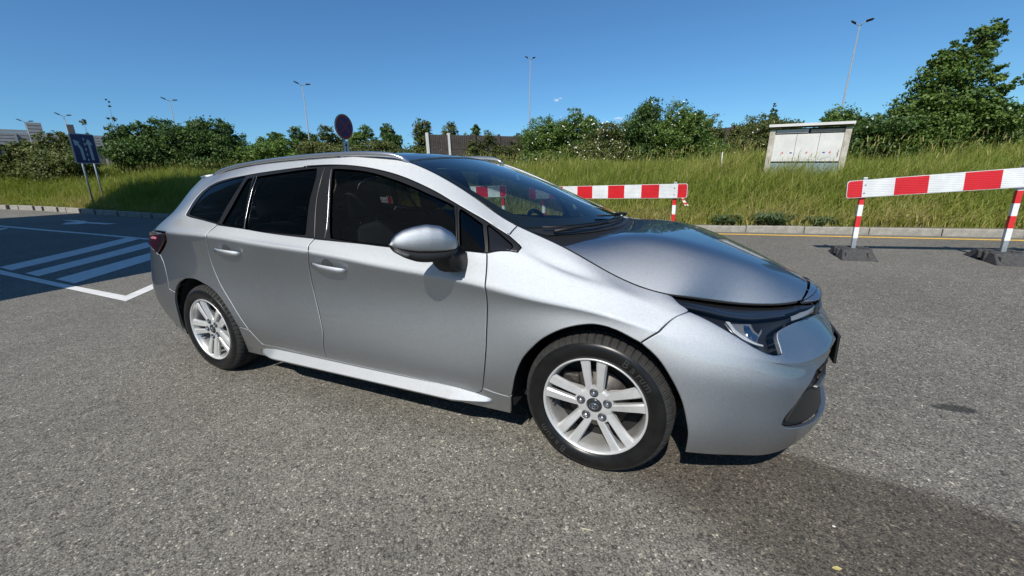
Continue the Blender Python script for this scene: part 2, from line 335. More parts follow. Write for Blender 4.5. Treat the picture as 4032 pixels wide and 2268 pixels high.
def plant(name,blobs,n,size,m,label,cat,seed,base=None,group=None,trunk=True,flowers=0,shell=.5,r0=None,crown_name='crown',fsize=.06,nb=8,loc=None):
    bx=np.array(blobs,float)
    base=base if base is not None else (bx[:,0].mean(),bx[:,1].mean(),(bx[:,2]-bx[:,5]).min())
    root=empty(name,base,label=label,cat=cat,group=group)
    V,F,t,cc=leaf_cloud(blobs,int(n*3.2),size*.56,seed,shell); o=np.array(base)
    link(crown_name,mesh_quads(crown_name,V-o,F,t),m,root)
    if trunk:
        bm=bmesh.new(); zt=(bx[:,2]).mean()-base[2]; limbs(bm,(0,0,0),[tuple(c-o) for c in cc[:80]],max(.3,zt*.8),r0 or max(.03,.045*np.sqrt(bx[:,5].max())),seed,nb)
        link('trunk',bm_mesh('trunk',bm,True),M_BARK,root)
    if flowers:
        r=np.random.default_rng(seed+5); ii=r.choice(len(cc),flowers); d=r.normal(size=(flowers,3)); P=cc[ii]-o+d*.10
        P[:,1]-=np.abs(r.normal(size=flowers))*.12
        s=fsize*r.uniform(.6,1.3,flowers); nr=r.normal(size=(flowers,3))+np.array([0,-1.2,.6]); nr/=np.linalg.norm(nr,axis=1,keepdims=True)
        t_=np.cross(nr,r.normal(size=(flowers,3))); t_/=np.linalg.norm(t_,axis=1,keepdims=True); b_=np.cross(nr,t_)
        V=np.stack([P-t_*s[:,None],P+b_*s[:,None],P+t_*s[:,None],P-b_*s[:,None]],1).reshape(-1,3)
        link('blossom',mesh_quads('blossom',V,np.arange(flowers*4).reshape(-1,4)),M_FLOWER,root,kind='stuff')
    return root
def grow(name,foot,width,height,depth,seed,n,size,m,label,cat='bush',lumps=9,flowers=0,group=None,taper=.75,trunk=True,shell=.5,nb=8,fsize=.06):
    """irregular crown built from lumps above a foot point"""
    r=random.Random(seed); x,y,z=foot; bl=[]
    for i in range(lumps):
        f=(i+.5)/lumps; hz=height*(.18+.72*f); wr=width/2*(1-taper*max(0,f-.35)/.65)
        a=r.uniform(0,6.28); rr=math.sqrt(r.random())*.62
        bl.append((x+math.cos(a)*rr*wr,y+math.sin(a)*rr*depth/2,z+hz,wr*r.uniform(.42,.62),depth/2*r.uniform(.45,.65),height*r.uniform(.13,.22)))
    bl.append((x,y,z+height*.30,width*.42,depth*.4,height*.30))
    return plant(name,bl,n,size,m,label,cat,seed,base=foot,group=group,trunk=trunk,flowers=flowers,shell=shell,nb=nb,fsize=fsize)
# ---- plants: foot on the bank
def bz(x,y): return float(bank(np.array([x]),np.array([y]))[0])
def ft(x,y): return (x,y,bz(x,y))
HB='bushes on the grass bank'; HT='trees beyond the grass bank'
grow('bush',ft(-31.2,7.6),5.2,2.7,3.5,11,9000,.14,M_LEAFO,'olive green low bush behind the blue lane sign at the far left','bush',lumps=10,group=HB)
grow('bush',ft(-33.2,6.6),3.4,2.2,3.0,12,5000,.14,M_LEAFO,'small pale olive bush at the very left edge below the grey car park','bush',lumps=8,group=HB)
grow('bush',ft(-29.4,11.4),5.0,3.3,4.5,13,11000,.15,M_LEAFD,'dark spreading bush right beside the blue lane sign','bush',lumps=12,group=HB,taper=.6)
grow('bush',ft(-27.6,13.2),5.6,3.3,4.6,14,12000,.15,M_LEAFD,'large dark rounded bush behind the tail of the silver car','bush',lumps=12,group=HB,taper=.55)
# two thin bare-ish shoots above the dark bush
for k,(dx,hh,lab) in enumerate(((-.9,4.3,'tallest wispy sapling sticking out of the dark bush by the lane sign'),(-2.0,3.4,'thin leaning sapling just above the top of the blue lane sign'))):
    x,y=-29.6+dx*.3,11.0+dx; z=bz(x,y)
    plant('sapling',[(x,y,z+hh*.55,.35,.35,.8),(x-.15,y+.1,z+hh*.8,.22,.22,.5),(x+.1,y,z+hh*.95,.13,.13,.3)],130,.11,M_LEAFO,lab,'sapling',60+k,base=(x,y,z),group='saplings in the dark bush',shell=.2,r0=.025,nb=12)
grow('bush',ft(-27.0,14.4),5.2,2.6,4.0,15,9000,.14,M_LEAF,'fresh green bush sloping down behind the roof rail of the car','bush',lumps=10,group=HB)
grow('bush',ft(-23.8,15.6),5.2,2.3,4.0,16,9000,.14,M_LEAF,'low fresh green bush left of the round no-stopping sign','bush',lumps=10,group=HB)
grow('bush',ft(-20.2,15.6),5.6,2.0,3.0,17,9000,.12,M_LEAFO,'brownish olive hedge bush behind the small arrow plate','bush',lumps=11,group=HB,taper=.3)
grow('bush',ft(-17.0,17.8),6.0,2.1,3.0,18,9000,.12,M_LEAFO,'olive hedge bush left of the brown noise wall','bush',lumps=11,group=HB,taper=.3)
TL=[(-33.7,22.2,3.0,3.4,'small round tree left of the second street lamp'),(-32.0,24.3,2.8,3.8,'small tree just right of the second street lamp foot'),(-30.6,25.8,3.0,4.0,'narrow pale tree left of the round no-stopping sign'),(-27.4,26.4,3.3,4.2,'dark round tree just right of the no-stopping sign'),
    (-24.3,26.6,2.5,4.2,'round tree with bare trunk left of the tallest tree by the noise wall'),(-22.5,27.9,3.5,4.7,'tallest dense tree just left of the noise wall'),(-21.5,31.1,3.4,4.4,'pale thin tree above the left end of the noise wall'),(-19.8,32.2,2.2,4.5,'slim tree over the right white post of the noise wall'),
    (-14.6,31.5,2.6,3.4,'low tree crown peeping over the ivy left of the middle street lamp')]
for k,(x,y,w,h,lab) in enumerate(TL):
    grow('tree',ft(x,y),w,h,w,30+k,5200,.17,(M_LEAF,M_LEAFD,M_LEAFO)[k%3] if k!=6 else M_LEAFO,lab,'tree',lumps=8,group=HT,taper=.35,shell=.45,nb=10)
# centre bushes with dog roses
GR_='flowering rose bushes'
grow('rose_bush',ft(-6.4,15.9),3.4,2.35,2.8,41,11000,.085,M_LEAF,'sprawling white flowered rose bush above the windscreen','bush',lumps=14,flowers=330,group=GR_,taper=.45,fsize=.03)
grow('rose_bush',ft(-5.0,15.9),3.0,2.75,2.6,40,10000,.085,M_LEAF,'tallest of the white rose bushes with two rounded tops','bush',lumps=14,flowers=380,group=GR_,taper=.6,fsize=.03)
grow('rose_bush',ft(-3.5,15.5),3.2,2.1,2.6,42,10000,.085,M_LEAFO,'lower rose bush covered thickest in white blossom','bush',lumps=14,flowers=750,group=GR_,taper=.35,fsize=.03)
grow('shrub_tree',ft(-1.95,15.5),3.0,2.75,2.6,43,11000,.085,M_LEAFD,'tall dark pointed shrub right of the rose bushes','shrub',lumps=14,flowers=70,taper=.7,fsize=.028)
grow('shrub_tree',ft(-.75,15.1),3.6,2.3,2.8,44,13000,.085,M_LEAF,'broad green shrub with scattered white roses behind the bonnet','shrub',lumps=15,flowers=220,taper=.45,fsize=.03)
grow('rose_bush',ft(2.9,19.6),4.2,2.15,2.8,45,10000,.10,M_LEAFO,'rose hedge with white flowers above the white cabinet','bush',lumps=13,flowers=260,group=GR_,taper=.2,fsize=.035)
grow('rose_bush',ft(4.6,18.1),3.4,2.2,2.8,46,10000,.10,M_LEAF,'rounded rose bush at the foot of the right street lamp','bush',lumps=13,flowers=200,group=GR_,taper=.35,fsize=.035)
grow('rose_bush',ft(4.9,13.3),3.0,1.55,2.4,47,11000,.075,M_LEAFD,'dark rose thicket right of the white cabinet under the big tree','bush',lumps=13,flowers=110,group=GR_,taper=.2,fsize=.026)
grow('rose_bush',ft(7.0,13.9),3.4,1.65,2.4,48,12000,.08,M_LEAF,'rose thicket above the red and white barrier at the right edge','bush',lumps=13,flowers=170,group=GR_,taper=.15,fsize=.026)
grow('rose_bush',ft(9.5,16.6),4.0,1.9,2.8,49,10000,.09,M_LEAFD,'far right rose thicket cut by the picture edge','bush',lumps=12,flowers=70,group=GR_,taper=.15,fsize=.028)
# the big tree at the right, crown leaning to the right with one long low arm
ox,oy=5.5,12.95; oz=bz(ox,oy)
def oakp(px,dz,dy=0): return (ox+px,oy+dy,oz+dz)
ob=[(*oakp(-.25,1.25),.55,.6,.34),(*oakp(.45,1.25,-.2),.62,.6,.34),(*oakp(-.38,1.80,.1),.44,.5,.26),(*oakp(.22,1.85),.55,.55,.30),(*oakp(.80,1.70,-.15),.42,.45,.28),(*oakp(-.02,2.38,.1),.48,.5,.26),(*oakp(.52,2.38,-.1),.46,.46,.26),(*oakp(.28,2.82),.38,.38,.22),(*oakp(.72,2.86,-.05),.36,.36,.22),(*oakp(.92,3.22,-.1),.24,.24,.19),(*oakp(.60,3.22,-.05),.26,.25,.17),(*oakp(.95,3.46,-.1),.14,.14,.10),(*oakp(.0,2.82,0),.24,.28,.16),(*oakp(.32,3.12,0),.16,.16,.12),
    (*oakp(-.72,1.50,.1),.28,.3,.20),(*oakp(-.98,1.22,.15),.20,.22,.14),(*oakp(-.85,.98,.1),.34,.36,.22),(*oakp(1.10,1.50,-.3),.30,.3,.20),(*oakp(1.18,1.92,-.35),.20,.2,.10),(*oakp(1.45,2.10,-.45),.18,.17,.09),(*oakp(1.70,2.24,-.55),.15,.14,.08),(*oakp(1.86,2.36,-.6),.09,.1,.06),(*oakp(1.0,2.28,-.2),.24,.24,.16),(*oakp(0.1,.75),.85,.8,.45)]
ob=[(x,y,z,rx*1.04,ry,rz*1.42) for x,y,z,rx,ry,rz in ob]
plant('tree',ob,14000,.080,M_LEAF,'big lone tree at the right with a long low branch reaching right','tree',91,base=(ox,oy,oz),shell=.30,r0=.085,nb=44)
# spruce
sx,sy=4.94,42.4; sz=bz(sx,sy); sb=[]
for k in range(11):
    f=k/10; sb.append((sx,sy,sz+1.6+4.4*f,.95*(1-f)+.08,.95*(1-f)+.08,.28))
plant('spruce',sb,3500,.16,M_LEAFD,'little dark pointed spruce far behind the white cabinet','spruce',95,base=(sx,sy,sz),shell=.5,r0=.09,crown_name='needles')
# ---- noise wall, ivy on it
M_WALL=noisy('noise_wall_panel',(.045,.038,.033),(.085,.072,.062),3.,.85); M_WPOST=noisy('white_wall_post',(.55,.55,.53),(.68,.68,.65),4.,.6)
def wall(p,q,z0,z1,nboards,posts,label,group,pm=None):
    (xa,ya),(xb,yb)=p,q; L=math.hypot(xb-xa,yb-ya); a=math.atan2(yb-ya,xb-xa); root=empty('noise_wall',(xa,ya,z0),a,label=label,cat='noise wall',group=group)
    nseg=len(posts)-1; me={}
    for i in range(nseg):
        s0,s1=posts[i],posts[i+1]; h=(z1-z0)/nboards
        for k in range(nboards):
            key=round(s1-s0,2)
            if key not in me:
                bm=bmesh.new(); add_box(bm,(key/2,0,h/2),(key-.02,.12,h-.025)); 
                nr=int(key/.16)
                for j in range(nr): add_box(bm,((j+.5)*key/nr,-.07,h/2),(.05,.03,h-.05))
                me[key]=bm_mesh('panel_board',bm); me[key].materials.append(M_WALL)
            o=bpy.data.objects.new('panel_board',me[key]); COL.objects.link(o); o.parent=root; o.location=(s0,0,k*h)
    for i_,s in enumerate(posts): box_obj('post',(s,-.06,(z1-z0)/2+.05),(.14,.22,z1-z0+.1),pm or (M_WPOST if i_<2 else M_WALL),root)
    return root
def z_at(x,y): return bz(x,y)
wall((-17.9,22.6),(-11.0,33.0),z_at(-17.7,22.8)-.1,4.55,3,[0,1.62,3.7,5.8,7.9,10.0],'dark brown noise wall with two bare white posts behind the car roof','brown noise walls')
wall((-7.0,31.6),(4.6,26.6),1.2,3.9,3,[0,2.3,4.6,6.9,9.2,11.5],'dark brown noise wall showing in gaps of the ivy left of the white cabinet','brown noise walls',M_WALL)
def ivy(foot,L,a,h,dep,n,seed,label,z0):
    r=random.Random(seed); bl=[]
    for i in range(int(L/.7)):
        s=(i+.5)*.7; bl.append((foot[0]+math.cos(a)*s,foot[1]+math.sin(a)*s,z0+h*r.uniform(.35,.6),.6,dep,h*r.uniform(.42,.55)))
    plant('ivy_hedge',bl,n,.13,M_LEAFO,label,'ivy hedge',seed,base=(foot[0],foot[1],z0),group='ivy grown noise walls',trunk=False,shell=.6,crown_name='ivy')
ivy((-16.1,25.1),9.5,math.atan2(10.4,6.9),3.35,.5,14000,71,'ivy smothering the noise wall left of the middle street lamp',1.2)
ivy((-6.6,31.3),4.5,math.atan2(-5,11.6),3.3,.5,6000,74,'ivy behind the rose bushes right of the middle street lamp',1.2)
ivy((-1.9,29.0),2.9,math.atan2(-5,11.6),3.35,.5,4500,72,'narrow ivy clump on the noise wall between shrub and bare brown panel',1.2)
ivy((1.35,27.7),2.9,math.atan2(-5,11.6),3.25,.5,5500,73,'wide ivy clump on the noise wall just left of the white cabinet',1.2)
# ---- low broad leaved weeds on the kerb
M_WEED=foliage('weed_leaves',[(.06,.10,.045),(.10,.15,.07),(.16,.21,.10)])
def weed(x,n,r0,h,seed,label):
    r=np.random.default_rng(seed); y=float(ky(x))+.30; z=bz(x,y); root=empty('weed',(x,y,z),label=label,cat='weed',group='weeds on the kerb')
    az=r.uniform(0,6.28,n); L=r.uniform(.5,1.1,n)*r0; hh=h*r.uniform(.4,1.1,n); ox=r.normal(0,r0*.5,n); oy=r.normal(0,.06,n)
    d=np.stack([np.cos(az),np.sin(az),0*az],1); s=np.stack([-np.sin(az),np.cos(az),0*az],1); w=(.020*r.uniform(.6,1.4,n))[:,None]; o=np.stack([ox,oy,0*ox],1); u=np.array([0,0,1.])
    p1=o+d*(L*.5)[:,None]+u*hh[:,None]; p2=o+d*L[:,None]+u*(hh*.75)[:,None]
    V=np.stack([o-s*w*.3,o+s*w*.3,p1+s*w,p1-s*w,p2+s*w*.2,p2-s*w*.2],1).reshape(-1,3); k=np.arange(n)*6
    link('leaves',mesh_quads('weed_leaves',V,np.concatenate([np.stack([k,k+1,k+2,k+3],1),np.stack([k+3,k+2,k+4,k+5],1)]),np.clip(r.normal(.5,.2,2*n),0,1)),M_WEED,root)
weed(.75,190,.26,.17,1,'small grey-green weed tuft left of the larger one on the kerb')
weed(1.62,330,.30,.22,2,'largest grey-green weed clump spreading over the kerb')
weed(2.45,130,.22,.16,3,'weed tuft on the kerb beside the barrier post')
# ---- street lamps
M_LAMP=noisy('lamp_pole_steel',(.17,.185,.19),(.23,.245,.25),5.,.6); M_LHEAD=mat('lamp_head',(.035,.037,.04),.5)
def lamp(top,rot,arm,label,r=.055,single=False,dbl=(1,1)):
    t=Vector(top); zb=max(0.4,bz(top[0],top[1])) if abs(top[0])<60 else 2.5; foot=t-LEAN*((t.z-zb)/LEAN.z); L=(t-foot).length
    root=empty('street_lamp',foot,label=label,cat='street lamp',group='twin arm street lamps along the road'); root.rotation_euler=(LEANM@Matrix.Rotation(rot,3,'Z')).to_euler()
    tube_obj('pole',[(0,0,-.3),(0,0,L*.28),(0,0,L*.285),(0,0,L)],[r*1.35,r*1.3,r,r*.55],M_LAMP,root,10)
    for sgn,k in ((-1,dbl[0]),(1,dbl[1])):
        tube_obj('arm',[(0,0,L-.02),(sgn*arm*.25,0,L+.06),(sgn*arm*.45*k,0,L+.13*k)],r*.45,M_LAMP,root,6)
        bm=bmesh.new(); add_loft(bm,[[(sgn*arm*(.4+.6*f)*k,dy*wd,L+.12*k+.16*k*f*(1 if sgn<0 else .25)+dz*th) for dy,dz in ((-1,0),(0,1),(1,0),(0,-1))] for f,wd,th in ((0,.05,.03),(.15,.13,.06),(.8,.15,.05),(1,.08,.02))]); bmesh.ops.recalc_face_normals(bm,faces=bm.faces)
        link('lamp_head',bm_mesh('lamp_head',bm),M_LHEAD,root)
lamp((-66.7,17.8,9.2),1.35,.62,'farthest street lamp, above the grey car park roof')
lamp((-54.4,16.7,8.5),1.35,.55,'street lamp above the blue lane sign')
lamp((-45.9,21.4,9.55),1.25,.62,'street lamp rising from behind the large dark bush')
lamp((-30.3,23.3,9.3),.95,.62,'street lamp left of the round no-stopping sign')
lamp((-13.3,30.9,10.4),.15,.45,'middle street lamp above the windscreen, heads seen nearly end on',dbl=(1,.9))
lamp((6.1,24.0,7.55),-.25,.40,'tallest looking street lamp left of the big lone tree',r=.042,dbl=(.9,1.2))
# ---- grey parking structure at far left
M_GAR=noisy('car_park_cladding',(.17,.18,.19),(.24,.25,.26),.8,.6); M_GARD=mat('car_park_shadow_gap',(.05,.055,.06),.8)
gr=empty('car_park',(-76.9,18.6,2.5),math.atan2(6.6,2.1),label='grey slatted multi-storey car park on the horizon at far left',cat='car park')
def gbox(n,c,s,m=M_GAR): return box_obj(n,c,s,m,gr)
gbox('wall',(2,4.5,4.2),(26,8,4.4),M_GARD)
for k in range(5): gbox('slat',(-4.2,.32,5.35+.36*k),(12.5,.1,.30))
for k in range(4): gbox('slat',(5.9,.32,5.35+.36*k),(5.7,.1,.30))
for k in range(8): gbox('column',(-9+2.5*k,.18,4.6),(.22,.12,3.8))
gbox('stair_tower',(2.75,1.2,6.3),(1.3,1.7,3.0))
for k in range(7): gbox('tower_slat',(2.75,.30,5.3+.40*k),(1.36,.08,.32))
gbox('roof_slab',(2,4.5,6.5),(26.5,8.4,.2))
gbox('sign_box',(5.9,.2,7.3),(.7,.4,1.0),M_GARD); gbox('sign_mast',(5.9,.5,6.6),(.16,.16,1.0),M_GARD)
# ---- lane sign
M_BLUE=mat('blue_sign_foil',(.012,.009,.10),.4); M_SIGNW=mat('white_sign_foil',(.42,.46,.48),.4); M_BACK=mat('sign_back_grey',(.22,.23,.24),.5,.4); M_REDS=mat('red_sign_foil',(.16,.008,.012),.4)
def sign_frame(root,w,h,r,th=.02):
    pass
def rrect(w,h,r,n=5):
    o=[]
    for cx,cy,a0 in ((w/2-r,h/2-r,0),(-w/2+r,h/2-r,90),(-w/2+r,-h/2+r,180),(w/2-r,-h/2+r,270)):
        for k in range(n+1): a=math.radians(a0+90*k/n); o.append((cx+r*math.cos(a),cy+r*math.sin(a)))
    return o
def plate(name,poly,m,parent,y0,th,z=0,x=0):
    bm=bmesh.new(); prism(bm,poly,(x,y0,z),(1,0,0),(0,0,1),(0,-1,0),th); bmesh.ops.recalc_face_normals(bm,faces=bm.faces); return link(name,bm_mesh(name,bm),m,parent)
zs=bz(-24.1,6.5); ls=empty('lane_sign',(-24.1,6.5,zs),label='blue lane sign with two white arrows on twin grey posts at the left',cat='road sign')
ls.rotation_euler=(LEANM@Matrix.Rotation(math.atan2(.36,.93)+math.pi/2,3,'Z')).to_euler()
HS=3.22-zs
for sx_ in (-.22,.26): tube_obj('post',[(sx_,.06,-.3),(sx_,.06,HS+.45)],.032,M_GALV,ls,8)
plate('back_panel',rrect(.98,1.22,.07),M_BACK,ls,.03,.03,HS)
plate('white_border',rrect(.97,1.21,.07),M_SIGNW,ls,-.001,.004,HS)
plate('blue_face',rrect(.91,1.15,.05),M_BLUE,ls,-.006,.004,HS)
def ply(pts): return plate('arrow',pts,M_SIGNW,ls,-.011,.004,HS)
ply([(.16,-.46),(.27,-.46),(.25,.18),(.34,.18),(.19,.42),(.06,.18),(.15,.18)])
ply([(-.20,-.46),(-.09,-.46),(-.11,.02),(-.22,.22),(-.16,.27),(-.40,.36),(-.37,.10),(-.30,.16),(-.21,-.02)])
for k in range(5): plate('lane_dash',[(.0,-.50+.21*k),(.05,-.50+.21*k),(.05,-.39+.21*k),(.0,-.39+.21*k)],M_SIGNW,ls,-.011,.004,HS)
# ---- no stopping sign
zs=.12; sx0,sy0=-9.07,6.60
ns=empty('no_stopping_sign',(sx0,sy0,zs),label='round blue no-stopping sign with red cross and small arrow plate below',cat='road sign'); ns.rotation_euler=(LEANM@Matrix.Rotation(math.radians(3)+math.pi/2,3,'Z')).to_euler()
HN=2.84-zs
def disc(r,n=40): return [(r*math.cos(2*math.pi*k/n),r*math.sin(2*math.pi*k/n)) for k in range(n)]
tube_obj('post',[(0,.05,-.1),(0,.05,HN+.25)],.03,M_GALV,ns,8)
plate('back_panel',disc(.335),M_BACK,ns,.02,.02,HN); plate('rim',disc(.325),M_SIGNW,ns,-.001,.004,HN); plate('red_ring',disc(.315),M_REDS,ns,-.006,.004,HN); plate('blue_face',disc(.25),M_BLUE,ns,-.011,.004,HN)
for a in (45,-45):
    c,s=math.cos(math.radians(a)),math.sin(math.radians(a)); plate('red_bar',[(c*u-s*v,s*u+c*v) for u,v in ((-.27,-.032),(.27,-.032),(.27,.032),(-.27,.032))],M_REDS,ns,-.015 if a>0 else -.0165,.003,HN)
plate('plate_back',rrect(.22,.38,.03),M_BACK,ns,.02,.02,HN-.56); plate('arrow_plate',rrect(.21,.37,.03),M_SIGNW,ns,-.001,.004,HN-.56)
M_BLK=mat('black_print',(.012,.012,.012),.5)
plate('up_arrow',[(-.012,-.15),(.012,-.15),(.012,.06),(.05,.06),(0,.15),(-.05,.06),(-.012,.06)],M_BLK,ns,-.006,.002,HN-.56)
# ---- white utility cabinet
M_CAB=noisy('cabinet_white_paint',(.50,.50,.48),(.64,.64,.62),3.,.65); M_CONC=noisy('cabinet_concrete',(.30,.27,.22),(.52,.49,.43),6.,.9,bump=.4,bscale=60.)
cz=bz(2.35,10.0); cb=empty('utility_cabinet',(2.35,9.98,.95),math.atan2(-.25,1.53),label='white three-door utility cabinet with concrete frame standing in the tall grass',cat='cabinet'); cb.rotation_euler=(LEANM@Matrix.Rotation(math.atan2(-.25,1.53),3,'Z')).to_euler()
def cbx(n,c,s,m,bev=.004,**k): return box_obj(n,c,s,m,cb,bev,**k)
cbx('body',(0,.22,.60),(1.44,.34,1.24),M_DARK,0)
cbx('side_wall',(-.74,.20,.55),(.12,.44,1.30),M_CONC,.01); cbx('side_wall',(.74,.20,.55),(.12,.44,1.30),M_CONC,.01)
cbx('roof_cap',(0,.18,1.29),(1.66,.56,.055),M_CONC,.01); cbx('roof_fascia',(0,-.105,1.288),(1.66,.012,.06),M_CAB,.002)
for k in range(3): cbx('door',(-.455+.455*k,.025,.77),(.45,.03,.63),M_CAB,.006)
cbx('transom',(-.34,.03,1.155),(.66,.03,.085),M_CAB); cbx('transom',(.36,.05,1.145),(.66,.03,.075),M_CONC)
cbx('plinth',(0,.02,.27),(1.36,.06,.30),mat('plinth_blue_grey',(.20,.27,.30),.7))
M_WRED=mat('warning_red',(.6,.03,.03),.5); M_WBLU=mat('emblem_blue',(.05,.10,.35),.5)
for x in (-.47,.02,.47):
    bm=bmesh.new(); prism(bm,[(0,-.035),(.012,-.005),(.026,-.005),(.006,.04),(.002,.005),(-.012,.005)],(x,.006,.66),(1,0,0),(0,0,1),(0,-1,0),.003); bmesh.ops.recalc_face_normals(bm,faces=bm.faces); link('warning_flash',bm_mesh('warning_flash',bm),M_WRED,cb)
for x in (-.29,.36):
    bm=bmesh.new(); prism(bm,[(.028*math.cos(a),.014*math.sin(a)) for a in [k*.4488 for k in range(14)]],(x,.006,.66),(1,0,0),(0,0,1),(0,-1,0),.003); bmesh.ops.recalc_face_normals(bm,faces=bm.faces); link('maker_plate',bm_mesh('maker_plate',bm),M_WBLU,cb)
bm=bmesh.new(); add_box(bm,(0,0,.3),(.028,.028,.80)); link('marker_stake',bm_mesh('marker_stake',bm),M_WPOST,None,label='thin pale stake standing in the grass left of the cabinet',cat='stake').location=(.62,11.0,bz(.62,11.0)+.2)
# ---- barriers
def base_mesh():
    bm=bmesh.new(); h=.12
    def frustum(x0,x1,y0,y1,z0,z1,ins):
        a=[bm.verts.new((x,y,z0)) for x,y in ((x0,y0),(x1,y0),(x1,y1),(x0,y1))]; b=[bm.verts.new((x,y,z1)) for x,y in ((x0+ins[0],y0+ins[1]),(x1-ins[2],y0+ins[1]),(x1-ins[2],y1-ins[3]),(x0+ins[0],y1-ins[3]))]
        bm.faces.new(a[::-1]); bm.faces.new(b)
        for k in range(4): bm.faces.new((a[k],a[(k+1)%4],b[(k+1)%4],b[k]))
    frustum(-.20,.20,-.40,-.10,0,h,(.04,.20,.04,0)); frustum(-.20,.20,.10,.40,0,h,(.04,0,.04,.20))   # sloping ends
    frustum(-.16,.16,-.10,.10,.045,h,(.0,0,.0,0))
    for sx in (-1,1):
        frustum(min(sx*.20,sx*.16),max(sx*.20,sx*.16),-.10,-.04,0,h,(0,0,0,0)); frustum(min(sx*.20,sx*.16),max(sx*.20,sx*.16),.04,.10,0,h,(0,0,0,0))
    for x in (-.10,.10):
        for y in (-.06,.06): frustum(x-.05,x+.05,y-.03,y+.03,h,h+.012,(.006,.006,.006,.006))
    for y in (-.27,.27): 
        for x in (-.12,.12): frustum(x-.035,x+.035,y-.08,y+.08,.03,.093,(.01,.03,.01,.03))
    es=[e for e in bm.edges]; bmesh.ops.bevel(bm,geom=es,offset=.006,segments=1,affect='EDGES')
    return bm_mesh('base_block',bm)
M_TAPE=mat('striped_tape',(.6,.3,.3),.5); t_=NT(M_TAPE); tc_=t_.n('TexCoord'); w_=t_.n('TexWave',i_Scale=5.,bands_direction='Z'); t_.l(tc_.outputs['Object'],w_.inputs['Vector']); r_=t_.ramp(w_.outputs['Fac'],[(0,(.6,.03,.03)),(.5,(.75,.74,.72))],'CONSTANT'); t_.l(r_.outputs[0],t_.b.inputs['Base Color'])
BM=base_mesh(); BM.materials.append(M_RUBBER)
GRP='red and white barriers in a row before the kerb'
def barrier(A,B,zA,zB,posts,label,first_half=True,wd=.235,rot=.6,stripe=.30,tape=False):
    """A,B: ends of the board (x,y); zA,zB top heights"""
    (xa,ya),(xb,yb)=A,B; L=math.hypot(xb-xa,yb-ya); a=math.atan2(yb-ya,xb-xa); sl=math.atan2(zB-zA,L)
    root=empty('barrier',(xa,ya,0),a,label=label,cat='barrier',group=GRP)
    # board: rounded backing plate + foil stripes
    def bp(s,z): return (s*math.cos(sl),0,zA-wd+z+s*math.sin(sl)) 
    ex=Vector((math.cos(sl),0,math.sin(sl))); ez=Vector((-math.sin(sl),0,math.cos(sl)))
    o=Vector((0,0,zA-wd))+ex*(L/2)+ez*(wd/2)
    bm=bmesh.new(); prism(bm,rrect(L,wd,.035),o+Vector((0,.02,0)),ex,ez,(0,-1,0),.022); bmesh.ops.recalc_face_normals(bm,faces=bm.faces); bo=link('board',bm_mesh('board',bm),M_WHITE,root)
    s=0; k=0
    while s<L-.01:
        w=(stripe*.5 if k==0 else stripe); e=min(L,s+w)
        mw=.006
        l=-L/2+s+(.006 if k==0 else 0); r=-L/2+e-(.006 if e>=L else 0)
        poly=[(l,-wd/2+mw),(r,-wd/2+mw),(r,wd/2-mw),(l,wd/2-mw)]
        if k==0: c=.03; poly=[(l+c,-wd/2+mw),(r,-wd/2+mw),(r,wd/2-mw),(l+c,wd/2-mw),(l+c*.3,wd/2-mw-c*.3),(l,wd/2-mw-c),(l,-wd/2+mw+c),(l+c*.3,-wd/2+mw+c*.3)]
        if e>=L: c=.03; poly=[(l,-wd/2+mw),(r-c,-wd/2+mw),(r-c*.3,-wd/2+mw+c*.3),(r,-wd/2+mw+c),(r,wd/2-mw-c),(r-c*.3,wd/2-mw-c*.3),(r-c,wd/2-mw),(l,wd/2-mw)]
        bm=bmesh.new(); prism(bm,poly,o+Vector((0,-.0025,0)),ex,ez,(0,-1,0),.0022); bmesh.ops.recalc_face_normals(bm,faces=bm.faces); link('foil_stripe',bm_mesh('foil_stripe',bm),M_RED if k%2==0 else M_WHITE,bo)
        s=e; k+=1
    for ps in posts:
        zt=zA+ps*math.tan(sl); q=.05
        po=box_obj('post',(ps,.055,(zt+.03)/2+.03),(q,q,zt-.03),M_GALV,root,.004)
        zz=.26; j=0
        while zz<zt-wd+.06:
            z2=min(zz+.155,zt-wd+.08); box_obj('post_band',(ps,.055,(zz+z2)/2),(q+.004,q+.004,z2-zz),M_WHITEP if j%2==0 else M_REDP,po); zz=z2; j+=1
        bo_=bpy.data.objects.new('base_block',BM); COL.objects.link(bo_); bo_.parent=root; bo_.location=(ps,.055,0); bo_.rotation_euler=(0,0,rot-a)
        for zb_ in (.06,.17): tube_obj('bolt',[(ps,-.004,zt-wd+zb_),(ps,-.009,zt-wd+zb_)],.011,M_GALV,bo,8)
        box_obj('clamp',(ps,.028,zt-wd*.5),(.07,.012,wd*.8),M_GALV,root)
    if tape:
        bm=bmesh.new(); pts=[(L-.07,-.01,zA-wd+.0),(L-.045,-.02,zA-wd-.06),(L-.01,-.02,zA-wd-.13)]
        for off_ in (0,.02):
            add_loft(bm,[[(x+off_*i+dx,y,z) for dx in (-.012,.012)]+[(x+off_*i+dx,y+.002,z) for dx in (.012,-.012)] for i,(x,y,z) in enumerate(pts)])
        bmesh.ops.recalc_face_normals(bm,faces=bm.faces); link('tape_tail',bm_mesh('tape_tail',bm),M_TAPE,root)
    return root
barrier((2.10,4.87),(4.82,4.95),1.05,1.215,[.19,1.73,2.5],'nearest red and white barrier at the right edge on two black rubber feet',rot=0,stripe=.34)
barrier((-2.94,5.47),(.04,5.12),1.085,1.075,[.3,2.80],'red and white barrier behind the bonnet with a scrap of tape hanging from its end',rot=0,tape=True)
barrier((-5.82,5.60),(-3.43,5.40),1.13,1.14,[.25,2.29],'red and white barrier seen only through the windscreen',rot=0)
